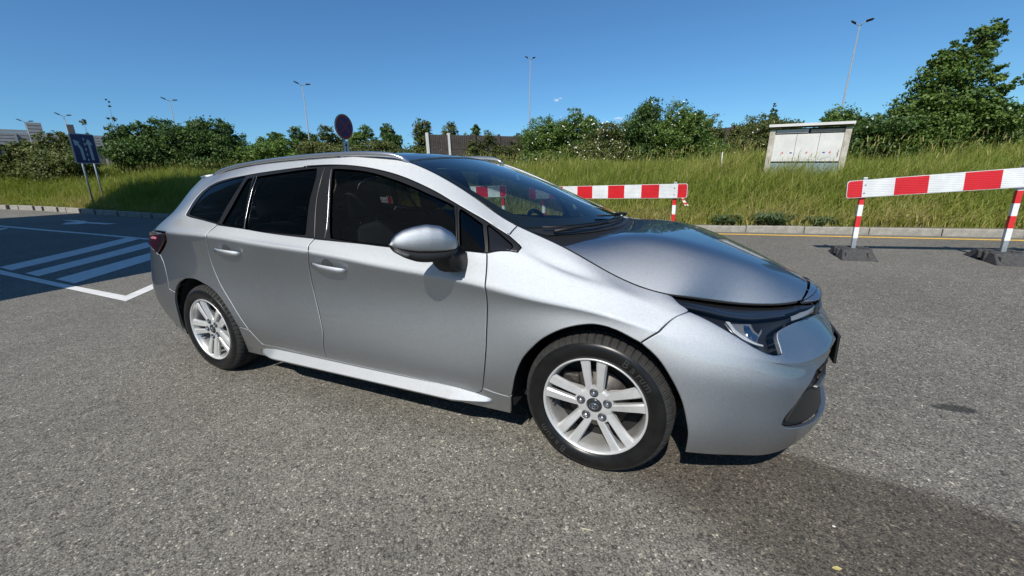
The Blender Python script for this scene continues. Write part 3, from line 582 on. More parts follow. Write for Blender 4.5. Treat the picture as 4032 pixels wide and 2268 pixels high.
barrier((-9.05,5.87),(-6.67,5.62),.97,.95,[.25,2.2],'red and white barrier seen only through the front side window',rot=0)
# small cloud puffs low over the rose bushes
M_CLOUD=mat('cloud',(.9,.9,.9),1.0)
t_=NT(M_CLOUD); tb_=t_.n('BsdfTransparent'); mx_=t_.n('MixShader'); tc_=t_.n('TexCoord'); nz_=t_.n('TexNoise',i_Scale=.16,i_Detail=5.); t_.l(tc_.outputs['Object'],nz_.inputs['Vector'])
lw_=t_.n('LayerWeight',i_Blend=.5); cr_=t_.n('MapRange',i_1=.35,i_2=.85,i_3=.0,i_4=.55); t_.l(nz_.outputs[0],cr_.inputs[0]); fm_=t_.n('Math',operation='SUBTRACT',i_0=1.); t_.l(lw_.outputs['Facing'],fm_.inputs[1]); ml_=t_.n('Math',operation='MULTIPLY'); t_.l(cr_.outputs[0],ml_.inputs[0]); t_.l(fm_.outputs[0],ml_.inputs[1])
t_.l(ml_.outputs[0],mx_.inputs[0]); t_.l(tb_.outputs[0],mx_.inputs[1]); t_.l(t_.b.outputs[0],mx_.inputs[2]); t_.l(mx_.outputs[0],t_.t.nodes['Material Output'].inputs[0])
def cloud(c,s,seed):
    r=random.Random(seed); bm=bmesh.new()
    for k in range(7):
        q=bmesh.ops.create_icosphere(bm,subdivisions=2,radius=1); bmesh.ops.transform(bm,matrix=Matrix.Translation((r.uniform(-1,1)*s*.8,r.uniform(-1,1)*s*.3,r.uniform(-.2,.25)*s))@Matrix.Diagonal((s*r.uniform(.25,.5),s*.3,s*r.uniform(.12,.26),1)),verts=q['verts'])
    o=link('cloud',bm_mesh('cloud',bm,True),M_CLOUD,kind='structure'); o.location=c
cloud((-96.5,281.6,52),3.6,1); cloud((-58,292,38),3.2,2)
# ---- the shop building behind the photographer whose shade falls on the bays
M_FAC=noisy('facade_render',(.34,.33,.31),(.42,.41,.39),.6,.85); M_GLS=mat('shop_glass',(.02,.025,.03),.08)
bl=empty('retail_building',(-14.9,-6.3,0),label='grey retail building behind the photographer casting shade over the bays',cat='building')
box_obj('wall',(0,-6,8.5),(15.2,16,17.0),M_FAC,bl)
for k in range(4): box_obj('window',(-5.4+3.6*k,2.01,2.0),(3.0,.06,3.0),M_GLS,bl)
box_obj('parapet',(0,2.02,16.9),(15.4,.2,.5),M_FAC,bl)
# ---- litter on the asphalt
M_DRY=noisy('dry_leaf',(.30,.25,.09),(.42,.36,.16),40.,.8); M_STRAW=mat('dry_straw',(.55,.50,.36),.8); M_PALE=mat('pale_stone',(.62,.60,.56),.7)
bm=bmesh.new(); lp=[(-.022,0,.003),(-.012,.007,.006),(.004,.009,.010),(.022,.001,.006),(.006,-.008,.004),(-.010,-.007,.003)]; vs=[bm.verts.new(v) for v in lp]; c_=bm.verts.new((0,0,.004))
for k in range(6): bm.faces.new((vs[k],vs[(k+1)%6],c_))
o=link('fallen_leaf',bm_mesh('fallen_leaf',bm),M_DRY,label='small curled yellow leaf on the asphalt near the bottom edge',cat='leaf'); o.location=(.832,-1.003,.001); o.rotation_euler=(0,0,.2); o.scale=(.7,.7,.7)
o=tube_obj('straw',[(-.022,-.003,.003),(0,0,.004),(.024,.004,.003)],.0013,M_STRAW,None,6,label='short dry straw on the sunlit asphalt below the front wheel',cat='straw'); o.location=(.059,-1.169,.001)
bm=bmesh.new(); bmesh.ops.create_icosphere(bm,subdivisions=1,radius=.005); bmesh.ops.scale(bm,vec=(1.3,.8,.5),verts=bm.verts); o=link('pebble',bm_mesh('pebble',bm),M_PALE,label='pale pebble lying on the darker asphalt below the bumper',cat='pebble'); o.location=(.864,-.811,.004)
# ---- body surface: rows (sill .. roof edge) by columns (tail centre .. nose centre), near side, Y = -y
COLS=[-4.0,-3.85,-3.65,-3.45,-3.2,-2.95,-2.7,-2.4,-2.0,-1.5,-1.0,-.5,-.25,0.,.2,.4,.55,.7,.85,1.0]
def side(Y,z): return ('s',Y,z)
ROWS=[
# R0
[(-3.4,0,0.33),(-3.39,0.4,0.33),(-3.44,0.66,0.33),(-3.34,0.765,0.26),(-3.13,0.805,0.2),(-2.95,0.81,0.185),(-2.7,0.815,0.18),(-2.4,0.815,0.175),(-2.0,0.815,0.17),(-1.5,0.815,0.168),(-1.0,0.815,0.165),(-0.5,0.815,0.165),(-0.25,0.82,0.168),(0,0.825,0.17),(0.2,0.83,0.17),(0.4,0.81,0.147),(0.56,0.735,0.13),(0.715,0.63,0.135),(0.86,0.38,0.175),(0.915,0,0.185)],
# R1
[(-3.59,0,0.44),(-3.58,0.4,0.43),(-3.55,0.67,0.41),(-3.421,0.785,0.36),(-3.183,0.835,0.32),(-2.95,0.835,0.3),(-2.7,0.845,0.29),(-2.4,0.845,0.28),(-2.0,0.84,0.27),(-1.5,0.84,0.265),(-1.0,0.84,0.265),(-0.5,0.84,0.27),(-0.25,0.85,0.28),(0,0.86,0.29),(0.2,0.86,0.29),(0.4,0.838,0.26),(0.575,0.765,0.25),(0.735,0.655,0.24),(0.89,0.385,0.23),(0.94,0,0.235)],
# R2
[(-3.69,0,0.56),(-3.68,0.4,0.55),(-3.63,0.675,0.53),(-3.471,0.797,0.49),(-3.203,0.85,0.45),(-2.95,0.855,0.43),(-2.7,0.866,0.42),(-2.4,0.868,0.41),(-2.0,0.858,0.37),(-1.5,0.858,0.37),(-1.0,0.858,0.37),(-0.5,0.862,0.38),(-0.25,0.872,0.43),(0,0.878,0.45),(0.2,0.876,0.44),(0.4,0.848,0.4),(0.585,0.772,0.385),(0.748,0.648,0.36),(0.875,0.395,0.34),(0.915,0,0.34)],
# R3
[(-3.67,0,0.72),(-3.66,0.4,0.71),(-3.605,0.675,0.69),(-3.442,0.797,0.66),(-3.187,0.85,0.63),(-2.946,0.865,0.62),(-2.7,0.872,0.61),(-2.4,0.865,0.61),(-2.0,0.857,0.61),(-1.5,0.855,0.6),(-1.0,0.856,0.59),(-0.5,0.864,0.59),(-0.25,0.88,0.6),(0,0.89,0.61),(0.2,0.884,0.58),(0.4,0.852,0.53),(0.588,0.77,0.5),(0.758,0.63,0.455),(0.885,0.37,0.44),(0.93,0,0.44)],
# R4
[(-3.61,0,0.98),(-3.6,0.4,0.975),(-3.53,0.635,0.965),(-3.373,0.755,0.965),(-3.169,0.825,0.985),(-2.94,0.862,0.99),(-2.7,0.879,0.988),(-2.4,0.884,0.978),(-2.0,0.886,0.948),(-1.5,0.886,0.914),(-1.0,0.885,0.862),(-0.5,0.8826,0.81),(-0.25,0.882,0.772),(0,0.876,0.742),(0.2,0.868,0.695),(0.395,0.828,0.635),(0.59,0.742,0.58),(0.758,0.582,0.53),(0.898,0.33,0.535),(0.945,0,0.54)],
# R5
[(-3.45,0,1.06),(-3.44,0.38,1.06),(-3.37,0.6,1.055),(-3.225,0.72,1.06),(-3.015,0.785,1.085),(-2.825,0.812,1.08),(-2.65,0.818,1.07),(-2.4,0.833,1.046),(-2.0,0.836,1.006),(-1.5,0.837,0.976),(-1.0,0.837,0.948),(-0.5,0.8297,0.925),(-0.28,0.818,0.885),(0,0.82,0.808),(0.2,0.818,0.746),(0.385,0.785,0.702),(0.56,0.69,0.652),(0.712,0.532,0.605),(0.85,0.305,0.597),(0.905,0,0.6)],
# R6
[(-3.265,0,1.19),(-3.255,0.37,1.19),(-3.195,0.575,1.18),(-3.068,0.675,1.175),(-2.895,0.735,1.17),(-2.762,0.755,1.165),(-2.6,0.763,1.16),(-2.38,0.771,1.15),(-2.0,0.771,1.13),(-1.5,0.772,1.11),(-1.02,0.771,1.085),(-0.53,0.7715,1.015),(-0.31,0.782,0.938),(0,0.787,0.836),(0.2,0.794,0.769),(0.375,0.745,0.732),(0.535,0.645,0.688),(0.685,0.505,0.655),(0.828,0.29,0.638),(0.892,0,0.645)],
# R7
[(-3.1,0,1.3),(-3.09,0.36,1.3),(-3.04,0.555,1.285),(-2.95,0.635,1.275),(-2.79,0.67,1.275),(-2.64,0.682,1.285),(-2.5,0.685,1.295),(-2.33,0.687,1.3),(-2.0,0.686,1.3),(-1.5,0.686,1.295),(-1.06,0.672,1.24),(-0.57,0.706,1.085),(-0.34,0.738,0.985),(0,0.752,0.857),(0.2,0.766,0.788),(0.358,0.708,0.754),(0.5,0.6,0.712),(0.66,0.475,0.68),(0.82,0.275,0.664),(0.895,0,0.676)],
# R8
[(-3.015,0,1.375),(-3.005,0.36,1.368),(-2.975,0.52,1.355),(-2.889,0.578,1.345),(-2.701,0.595,1.36),(-2.54,0.6,1.378),(-2.4,0.602,1.39),(-2.25,0.604,1.398),(-2.0,0.604,1.405),(-1.5,0.6,1.405),(-1.08,0.558,1.36),(-0.6,0.632,1.145),(-0.37,0.685,1.035),(0.004,0.718,0.874),(0.203,0.735,0.805),(0.333,0.668,0.772),(0.46,0.545,0.729),(0.61,0.43,0.699),(0.785,0.25,0.684),(0.87,0,0.7)],
]
def _addcol():
    t=-.125
    for k,r in enumerate(ROWS):
        q=spl(COLS,np.array(r,float),np.array([t]))[0]
        if k==8: q=np.array([-.176,.705,.961])
        if k==7: q=np.array([-.163,.748,.922])
        if k==6: q=np.array([-.155,.784,.880])
        r.insert(13,tuple(q))
    COLS.insert(13,t)
def spl(xk,yk,x,m=1):
    # C2 natural cubic spline; yk (n,d)
    xk=np.asarray(xk,float);yk=np.asarray(yk,float);n=len(xk);h=np.diff(xk)
    A=np.zeros((n,n));b=np.zeros_like(yk);A[0,0]=A[-1,-1]=1
    for i in range(1,n-1):
        A[i,i-1]=h[i-1];A[i,i]=2*(h[i-1]+h[i]);A[i,i+1]=h[i]
        b[i]=6*((yk[i+1]-yk[i])/h[i]-(yk[i]-yk[i-1])/h[i-1])
    M=np.linalg.solve(A,b)
    i=np.clip(np.searchsorted(xk,x)-1,0,n-2);dx=(x-xk[i]);hh=h[i]
    a=(xk[i+1]-x)/hh;bb=dx/hh
    a=a[:,None];bb=bb[:,None];hh=hh[:,None]
    return a*yk[i]+bb*yk[i+1]+((a**3-a)*M[i]+(bb**3-bb)*M[i+1])*hh*hh/6
NU,NV=361,161
_addcol()
def build_surface():
    rows=[np.array(r,float) for r in ROWS]
    # crease helper rows just below / above R4
    T=np.array(COLS)
    w=np.maximum(np.clip((T+3.5)/.6,0,1)*np.clip((.34-T)/.3,0,1),np.clip((T-.52)/.15,0,1)*.9)
    def smid(k,f):
        # position on the smooth section spline between row k and k+1
        out=[]
        for c in range(len(COLS)):
            P=np.array([r[c] for r in rows]); d=np.r_[0,np.cumsum(np.linalg.norm(np.diff(P,axis=0),axis=1)+1e-6)]
            out.append(spl(d,P,np.array([d[k]+f*(d[k+1]-d[k])]))[0])
        return np.array(out)
    lo_s,hi_s=smid(3,.94),smid(4,.09)
    lo_l=rows[3]+.94*(rows[4]-rows[3]); lo_l[:,1]-=.000
    hi_l=rows[4]+.09*(rows[5]-rows[4])
    W=w[:,None]
    R=rows[:4]+[lo_s*(1-W)+lo_l*W]+[rows[4]]+[hi_s*(1-W)+hi_l*W]+rows[5:]
    # mirror ghost columns for smooth centre lines
    tt=np.linspace(-4,1,NU)
    Rs=[]
    for r in R:
        g0=r[1:4][::-1]*[1,-1,1]; g1=r[-4:-1][::-1]*[1,-1,1]
        k=np.concatenate([g0,r,g1]); tk=np.concatenate([-8-T[1:4][::-1],T,2-T[-4:-1][::-1]])
        Rs.append(spl(tk,k,tt))
    Rs=np.array(Rs)              # rows x NU x 3
    d=np.linalg.norm(np.diff(Rs,axis=0),axis=2).mean(1); vk=np.r_[0,np.cumsum(d)]; vk/=vk[-1]
    vv=np.linspace(0,1,NV)
    S=np.zeros((NU,NV,3))
    for i in range(NU):
        S[i]=spl(vk,Rs[:,i],vv)
    for _ in range(2):
        Q=S.copy()
        Q[1:-1,1:-1]=(6*S[1:-1,1:-1]+2*S[2:,1:-1]+2*S[:-2,1:-1]+S[1:-1,2:]+S[1:-1,:-2])/12
        S=Q
    S[0,:,1]=0;S[-1,:,1]=0
    return S,vk
PANELS={
'front_door':[(175.5,101.2),(176.8,93.0),(174.7,83.5),(173.7,72.3),(174.1,61.2),(174.9,50.1),(175.3,41.1),(173.7,29.1),(173.3,16.9),(193.6,16.5),(215.5,16.3),(230.3,15.1),(242.0,11.8),(245.6,12.0),(248.1,14.9),(249.3,19.5),(250.7,31.4),(251.8,42.1),(252.5,51.3),(254.0,86.8),(253.1,111.3),(216.8,109.1),(201.7,109.3),(187.4,108.9),(177.2,108.6),(177.2,109.0)],
'rear_door':[(111.5,98.2),(111.7,92.0),(110.9,89.3),(109.5,81.9),(109.7,74.0),(112.4,63.0),(117.4,50.9),(122.4,38.6),(126.1,29.7),(129.5,21.5),(131.2,16.5),(144.5,17.4),(158.5,16.6),(173.3,16.9),(173.7,29.1),(175.3,41.1),(174.9,50.1),(174.1,61.2),(173.7,72.3),(174.7,83.5),(176.8,93.0),(175.5,101.2),(177.2,109.0),(163.5,109.0),(148.4,109.2),(132.8,109.5),(115.7,108.4)],
'front_fender':[(254.0,86.8),(252.5,51.3),(251.8,42.1),(250.7,31.4),(249.3,19.5),(253.0,17.3),(257.1,16.1),(259.4,16.1),(260.3,17.2),(262.5,30.3),(265.5,41.5),(269.3,50.1),(272.9,57.5),(278.6,66.6),(283.8,73.4),(288.6,78.3),(293.4,78.6),(298.2,74.6),(300.9,72.2),(306.0,95.1),(313.7,126.8),(311.4,143.6),(309.8,155.7),(308.0,159.6),(306.0,160.0),(304.0,160.0),(302.0,160.0),(300.0,160.0),(298.0,160.0),(296.0,160.0),(294.0,160.0),(292.0,160.0),(290.0,160.0),(288.0,160.0),(286.0,160.0),(284.0,160.0),(282.0,160.0),(280.0,160.0),(278.0,160.0),(276.0,160.0),(274.0,160.0),(272.0,160.0),(270.0,160.0),(268.3,160.0),(267.6,156.8),(266.0,149.3),(264.5,141.2),(265.9,139.1),(267.9,134.4),(268.2,131.1),(266.2,120.2),(253.1,111.3)],
'side_panel':[(268.3,160.0),(266.0,160.0),(264.0,160.0),(262.0,160.0),(260.0,160.0),(258.0,160.0),(256.0,160.0),(254.0,160.0),(252.0,160.0),(250.0,160.0),(248.0,160.0),(246.0,160.0),(244.0,160.0),(242.0,160.0),(240.0,160.0),(238.0,160.0),(236.0,160.0),(234.0,160.0),(232.0,160.0),(230.0,160.0),(228.0,160.0),(226.0,160.0),(224.0,160.0),(222.0,160.0),(220.0,160.0),(218.0,160.0),(216.0,160.0),(214.0,160.0),(212.0,160.0),(210.0,160.0),(208.0,160.0),(206.0,160.0),(204.0,160.0),(202.0,160.0),(200.0,160.0),(198.0,160.0),(196.0,160.0),(194.0,160.0),(192.0,160.0),(190.0,160.0),(188.0,160.0),(186.0,160.0),(184.0,160.0),(182.0,160.0),(180.0,160.0),(178.0,160.0),(176.0,160.0),(174.0,160.0),(172.0,160.0),(170.0,160.0),(168.0,160.0),(166.0,160.0),(164.0,160.0),(162.0,160.0),(160.0,160.0),(158.0,160.0),(156.0,160.0),(154.0,160.0),(152.0,160.0),(150.0,160.0),(148.0,160.0),(146.0,160.0),(144.0,160.0),(142.0,160.0),(140.0,160.0),(138.0,160.0),(136.0,160.0),(134.0,160.0),(132.0,160.0),(130.0,160.0),(128.0,160.0),(126.0,160.0),(124.0,160.0),(122.0,160.0),(120.0,160.0),(118.0,160.0),(116.0,160.0),(114.0,160.0),(112.0,160.0),(110.0,160.0),(108.0,160.0),(106.0,160.0),(104.0,160.0),(102.0,160.0),(100.0,160.0),(98.0,160.0),(96.0,160.0),(94.0,160.0),(92.0,160.0),(90.0,160.0),(88.0,160.0),(86.0,160.0),(84.0,160.0),(82.0,160.0),(80.0,160.0),(78.0,160.0),(76.0,160.0),(74.0,160.0),(72.0,160.0),(70.0,160.0),(68.0,160.0),(66.0,160.0),(64.0,160.0),(62.0,160.0),(60.0,160.0),(58.0,160.0),(56.0,160.0),(54.0,160.0),(52.0,160.0),(50.0,160.0),(48.0,160.0),(46.0,160.0),(44.0,160.0),(42.0,160.0),(40.0,160.0),(40.0,100.0),(40.0,94.6),(54.5,94.3),(73.8,93.4),(73.2,88.4),(67.2,83.0),(60.6,78.2),(63.2,72.6),(64.2,64.6),(64.3,58.1),(64.1,52.1),(69.4,50.5),(73.2,56.8),(77.5,61.0),(83.0,64.2),(88.4,65.4),(92.7,65.3),(97.5,63.6),(101.6,61.8),(105.4,59.0),(108.8,54.6),(112.0,48.5),(115.0,41.5),(116.8,35.5),(118.3,29.6),(122.4,30.2),(126.1,29.7),(122.4,38.6),(117.4,50.9),(112.4,63.0),(109.7,74.0),(109.5,81.9),(110.9,89.3),(111.7,92.0),(111.5,98.2),(115.7,108.4),(116.2,109.1),(103.4,109.9),(87.3,111.0),(78.0,113.0),(77.2,114.0),(74.8,121.1),(70.4,131.4),(69.4,139.1),(71.8,144.1),(79.3,147.1),(94.2,148.5),(112.0,149.4),(128.4,150.9),(141.7,151.9),(152.8,152.7),(162.6,153.4),(161.0,154.2),(172.8,154.0),(182.5,153.3),(193.7,152.1),(204.7,151.1),(214.8,150.4),(223.8,149.4),(232.3,148.0),(239.0,146.0),(246.9,144.0),(254.2,143.2),(264.5,141.2),(266.0,149.3),(267.6,156.8)],
'rocker_panel':[(117.8,17.3),(115.6,0.0),(118.0,0.0),(120.0,0.0),(122.0,0.0),(124.0,0.0),(126.0,0.0),(128.0,0.0),(130.0,0.0),(132.0,0.0),(134.0,0.0),(136.0,0.0),(138.0,0.0),(140.0,0.0),(142.0,0.0),(144.0,0.0),(146.0,0.0),(148.0,0.0),(150.0,0.0),(152.0,0.0),(154.0,0.0),(156.0,0.0),(158.0,0.0),(160.0,0.0),(162.0,0.0),(164.0,0.0),(166.0,0.0),(168.0,0.0),(170.0,0.0),(172.0,0.0),(174.0,0.0),(176.0,0.0),(178.0,0.0),(180.0,0.0),(182.0,0.0),(184.0,0.0),(186.0,0.0),(188.0,0.0),(190.0,0.0),(192.0,0.0),(194.0,0.0),(196.0,0.0),(198.0,0.0),(200.0,0.0),(202.0,0.0),(204.0,0.0),(206.0,0.0),(208.0,0.0),(210.0,0.0),(212.0,0.0),(214.0,0.0),(216.0,0.0),(218.0,0.0),(220.0,0.0),(222.0,0.0),(224.0,0.0),(226.0,0.0),(228.0,0.0),(230.0,0.0),(232.0,0.0),(234.0,0.0),(236.0,0.0),(238.0,0.0),(240.0,0.0),(242.0,0.0),(244.0,0.0),(246.0,0.0),(248.0,0.0),(250.0,0.0),(252.0,0.0),(254.0,0.0),(256.0,0.0),(258.6,0.0),(260.3,17.2),(259.4,16.1),(257.1,16.1),(253.0,17.3),(249.3,19.5),(248.1,14.9),(245.6,12.0),(242.0,11.8),(230.3,15.1),(215.5,16.3),(193.6,16.5),(173.3,16.9),(158.5,16.6),(144.5,17.4),(131.2,16.5),(129.5,21.5),(126.1,29.7),(122.4,30.2),(118.3,29.6)],
'rear_bumper':[(69.4,50.5),(64.1,52.1),(64.3,58.1),(64.2,64.6),(63.2,72.6),(60.6,77.6),(57.2,77.6),(54.0,79.5),(47.0,80.5),(40.0,81.0),(34.0,76.0),(28.0,67.0),(20.0,66.0),(0.0,66.0),(0.0,0.0),(2.0,0.0),(4.0,0.0),(6.0,0.0),(8.0,0.0),(10.0,0.0),(12.0,0.0),(14.0,0.0),(16.0,0.0),(18.0,0.0),(20.0,0.0),(22.0,0.0),(24.0,0.0),(26.0,0.0),(28.0,0.0),(30.0,0.0),(32.0,0.0),(34.0,0.0),(36.0,0.0),(38.0,0.0),(40.0,0.0),(42.0,0.0),(44.0,0.0),(46.0,0.0),(48.0,0.0),(50.0,0.0),(52.0,0.0),(54.0,0.0),(56.0,0.0),(58.4,0.0),(59.1,7.9),(63.4,19.4),(65.4,30.5),(66.9,41.0)],
'tailgate':[(40.0,81.8),(40.0,159.0),(0.0,159.0),(0.0,67.0),(20.0,67.0),(28.0,68.0),(34.0,77.0)],
'tail_lamp':[(54.5,93.4),(48.0,93.5),(40.0,93.4),(30.0,93.0),(30.0,84.5),(38.0,84.0),(47.0,82.4),(54.3,81.4),(57.2,78.8),(60.0,78.8),(66.6,83.4),(72.7,88.4),(73.4,92.6)],
'front_bumper':[(306.0,95.1),(300.9,72.2),(305.5,62.3),(309.5,47.0),(312.5,33.5),(313.9,23.8),(314.5,16.4),(314.1,3.9),(317.8,4.7),(325.1,4.8),(332.9,4.0),(338.9,4.2),(343.0,4.8),(350.0,6.0),(360.0,6.5),(360.0,16.0),(352.0,17.0),(345.0,18.5),(337.9,21.2),(335.6,22.7),(334.6,24.3),(334.9,27.9),(336.9,36.8),(339.0,51.6),(342.0,70.2),(347.7,77.0),(350.9,95.9),(355.0,100.0),(360.0,101.0),(360.0,125.0),(352.0,126.5),(350.7,121.3),(346.5,125.5),(341.9,123.7),(337.6,118.6),(334.8,113.9),(333.6,108.3),(333.1,102.8),(332.6,97.6),(330.5,96.7),(329.1,97.0),(326.7,99.5),(324.0,104.0),(321.3,109.5),(318.2,116.5),(313.7,127.6),(313.7,126.8)],
'lower_grille':[(360.0,101.0),(355.0,100.0),(350.9,95.9),(347.7,77.0),(342.0,70.2),(339.0,51.6),(336.9,36.8),(334.9,27.9),(334.6,24.3),(335.6,22.7),(337.9,21.2),(345.0,18.5),(352.0,17.0),(360.0,16.0)],
'upper_grille':[(353.0,146.0),(350.3,130.0),(352.0,127.3),(360.0,125.8),(360.0,146.0)],
'headlight':[(311.4,143.6),(313.7,127.6),(318.2,116.5),(321.3,109.5),(324.0,104.0),(326.7,99.5),(329.1,97.0),(330.5,96.7),(332.6,97.6),(333.1,102.8),(333.6,108.3),(334.8,113.9),(337.6,118.6),(341.9,123.7),(346.5,125.5),(350.7,121.3),(351.8,145.2),(346.5,151.5),(341.1,147.1),(336.5,143.9),(331.9,140.4),(325.9,141.1),(320.1,145.6),(310.6,149.7),(309.8,155.7)],
'headlight_trim':[(309.8,155.7),(310.6,149.7),(320.1,145.6),(325.9,141.1),(331.9,140.4),(336.5,143.9),(341.1,147.1),(346.5,151.5),(351.8,145.2),(352.3,146.0),(348.5,156.0),(346.0,159.9),(344.0,159.9),(342.0,159.9),(340.0,159.9),(338.0,159.9),(336.0,159.9),(334.0,159.9),(332.0,159.9),(330.0,159.9),(328.0,159.9),(326.0,159.9),(324.0,159.9),(322.0,159.9),(320.0,159.9),(318.0,159.9),(316.0,159.9),(314.0,159.9),(312.0,159.9),(310.0,159.9),(308.0,159.9),(306.5,159.9)],
'nose_cover':[(348.0,159.9),(349.0,156.5),(352.8,147.0),(360.0,147.0),(360.0,159.9)],
'window_trim_front':[(173.1,153.3),(173.1,149.7),(173.4,141.9),(173.4,133.7),(174.1,125.9),(175.4,118.4),(177.2,109.0),(177.2,108.6),(187.4,108.9),(201.7,109.3),(216.8,109.1),(253.1,111.3),(266.2,120.2),(268.2,131.1),(268.2,131.5),(267.9,134.4),(265.9,139.1),(264.5,141.2),(254.2,143.2),(246.9,144.0),(239.0,146.0),(232.3,148.0),(223.8,149.4),(214.8,150.4),(204.7,151.1),(193.7,152.1),(182.5,153.3)],
'window_trim_rear':[(152.8,152.7),(141.7,151.9),(128.4,150.9),(112.0,149.4),(94.2,148.5),(79.3,147.1),(71.8,144.1),(69.4,139.1),(70.4,131.4),(74.8,121.1),(77.2,114.0),(78.0,113.0),(87.3,111.0),(103.4,109.9),(116.2,109.1),(132.8,109.5),(148.4,109.2),(163.5,109.0),(177.2,109.0),(175.4,118.4),(174.1,125.9),(173.4,133.7),(173.4,141.9),(173.1,149.7),(173.1,153.3)],
'refl_outer':[(324.2,120.3),(324.9,112.7),(326.3,106.5),(328.7,103.8),(330.5,103.3),(329.9,105.5),(330.9,110.2),(332.9,117.2),(333.2,126.1),(333.2,134.2),(330.9,133.3),(327.4,131.3),(324.0,129.0)],
'refl_inner':[(327.7,114.9),(328.0,109.2),(329.6,106.5),(330.7,111.6),(329.8,116.1),(329.7,126.4),(328.5,127.6)],
'refl_dark':[(330.7,120.2),(331.4,114.2),(332.9,121.2),(333.0,132.5),(330.9,131.8)],
'turn':[(341.6,126.6),(343.7,127.5),(346.9,127.8),(350.4,124.4),(351.2,144.6),(345.3,146.0),(341.9,140.8)],
'guide':[(324.7,112.2),(326.2,106.3),(328.7,103.6),(330.5,103.1),(330.7,104.2),(328.9,105.1),(326.9,108.9),(325.3,115.8),(324.9,129.5),(324.0,129.0)],
'lens_top':[(312.8,142.1),(319.4,138.2),(325.0,134.7),(331.1,135.0),(335.7,138.8),(340.4,142.7),(340.9,145.6),(336.2,142.3),(331.6,138.7),(325.6,138.9),(319.8,142.7),(311.0,146.7)],
'g_front':[(179.6,144.1),(181.1,135.1),(182.7,125.3),(184.2,117.5),(185.8,111.0),(192.1,110.7),(201.6,110.5),(210.5,110.3),(216.7,110.2),(226.5,109.5),(234.0,109.4),(240.6,109.8),(240.1,118.5),(239.9,132.2),(239.5,142.5),(236.8,143.2),(232.8,143.8),(228.8,144.3),(224.6,145.2),(220.3,145.9),(215.8,146.6),(210.9,147.1),(205.7,147.9),(200.3,148.6),(194.8,149.1),(189.3,149.5),(183.7,149.9),(178.2,150.2)],
'g_tri':[(242.4,129.6),(242.4,119.1),(242.9,110.3),(248.5,111.3),(251.9,112.3),(251.7,122.9),(251.9,136.1),(247.8,139.0),(244.9,140.9),(242.5,142.3)],
'g_rear':[(130.8,137.7),(131.8,128.8),(133.3,119.7),(135.5,109.8),(143.1,110.4),(153.1,110.9),(163.0,111.1),(171.2,111.6),(169.6,122.9),(169.1,131.0),(169.5,138.6),(169.6,145.1),(168.3,151.2),(158.6,150.5),(148.6,149.4),(138.4,148.4),(128.7,147.3)],
'g_fix':[(122.8,146.4),(122.5,138.4),(121.2,129.6),(119.8,120.5),(118.8,110.7),(126.9,110.7),(133.5,110.9),(131.2,121.9),(129.9,131.0),(128.5,140.1),(126.2,146.9)],
'g_quarter':[(106.0,147.5),(93.4,146.2),(83.3,144.9),(77.7,142.3),(76.1,137.0),(78.0,128.4),(79.4,120.4),(81.8,114.7),(94.1,112.7),(105.9,111.7),(115.1,111.3),(115.3,124.1),(117.2,134.5),(118.3,142.1),(117.3,148.8)],
'sail':[(254.0,112.8),(262.5,118.5),(264.5,124.5),(264.5,128.5),(260.0,136.0),(255.1,139.7)],
}
# =================================================================== THE CAR
S0,_vk=build_surface(); SP=S0.copy(); SP[...,1]*=-1          # near side is y<0
_du=np.gradient(SP,axis=0); _dv=np.gradient(SP,axis=1); SN=np.cross(_du,_dv)
SN/=np.linalg.norm(SN,axis=-1,keepdims=True)+1e-12
if SN[180,60,1]>0: SN=-SN
def bil(A,u,v):
    u=np.clip(np.asarray(u,float),0,A.shape[0]-1.0001); v=np.clip(np.asarray(v,float),0,A.shape[1]-1.0001)
    i=u.astype(int); j=v.astype(int); s=(u-i)[:,None]; t=(v-j)[:,None]
    return (1-s)*(1-t)*A[i,j]+s*(1-t)*A[i+1,j]+s*t*A[i+1,j+1]+(1-s)*t*A[i,j+1]
US,VS=.0139,.0088                                             # metres per grid step, roughly
def smooth_poly(poly,step=1.3,corner=38):
    P=np.array(poly,float); n=len(P); M=P*[US,VS]
    d1=M-np.roll(M,1,0); d2=np.roll(M,-1,0)-M
    ang=np.degrees(np.abs(np.arctan2(d1[:,0]*d2[:,1]-d1[:,1]*d2[:,0],(d1*d2).sum(1))))
    sharp=ang>corner; out=[]
    for k in range(n):
        p0,p1,p2,p3=P[k-1],P[k],P[(k+1)%n],P[(k+2)%n]
        m1=(p2-p0)/2 if not sharp[k] else p2-p1
        m2=(p3-p1)/2 if not sharp[(k+1)%n] else p2-p1
        L=np.linalg.norm(p2-p1); l0=np.linalg.norm(p1-p0)+1e-9; l2=np.linalg.norm(p3-p2)+1e-9
        if not sharp[k]: m1=m1*min(1,2*L/(L+l0)) 
        if not sharp[(k+1)%n]: m2=m2*min(1,2*L/(L+l2))
        ns=max(1,int(round(L/step)))
        for i in range(ns):
            t=i/ns; h=[2*t**3-3*t*t+1,t**3-2*t*t+t,-2*t**3+3*t*t,t**3-t*t]
            out.append(h[0]*p1+h[1]*m1+h[2]*p2+h[3]*m2)
    return np.array(out)
def inside(P,q):
    x,y=q[:,0],q[:,1]; r=np.zeros(len(q),bool); n=len(P)
    for i in range(n):
        a,b=P[i],P[(i+1)%n]
        c=((a[1]>y)!=(b[1]>y)); 
        with np.errstate(divide='ignore',invalid='ignore'): xi=(b[0]-a[0])*(y-a[1])/(b[1]-a[1])+a[0]
        r^=c&(x<xi)
    return r
def segdist(P,q):
    d=np.full(len(q),1e9); n=len(P)
    for i in range(n):
        a,b=P[i],P[(i+1)%n]; ab=b-a; L=(ab@ab)+1e-12; t=np.clip(((q-a)@ab)/L,0,1); d=np.minimum(d,np.linalg.norm(q-a-t[:,None]*ab,axis=1))
    return d
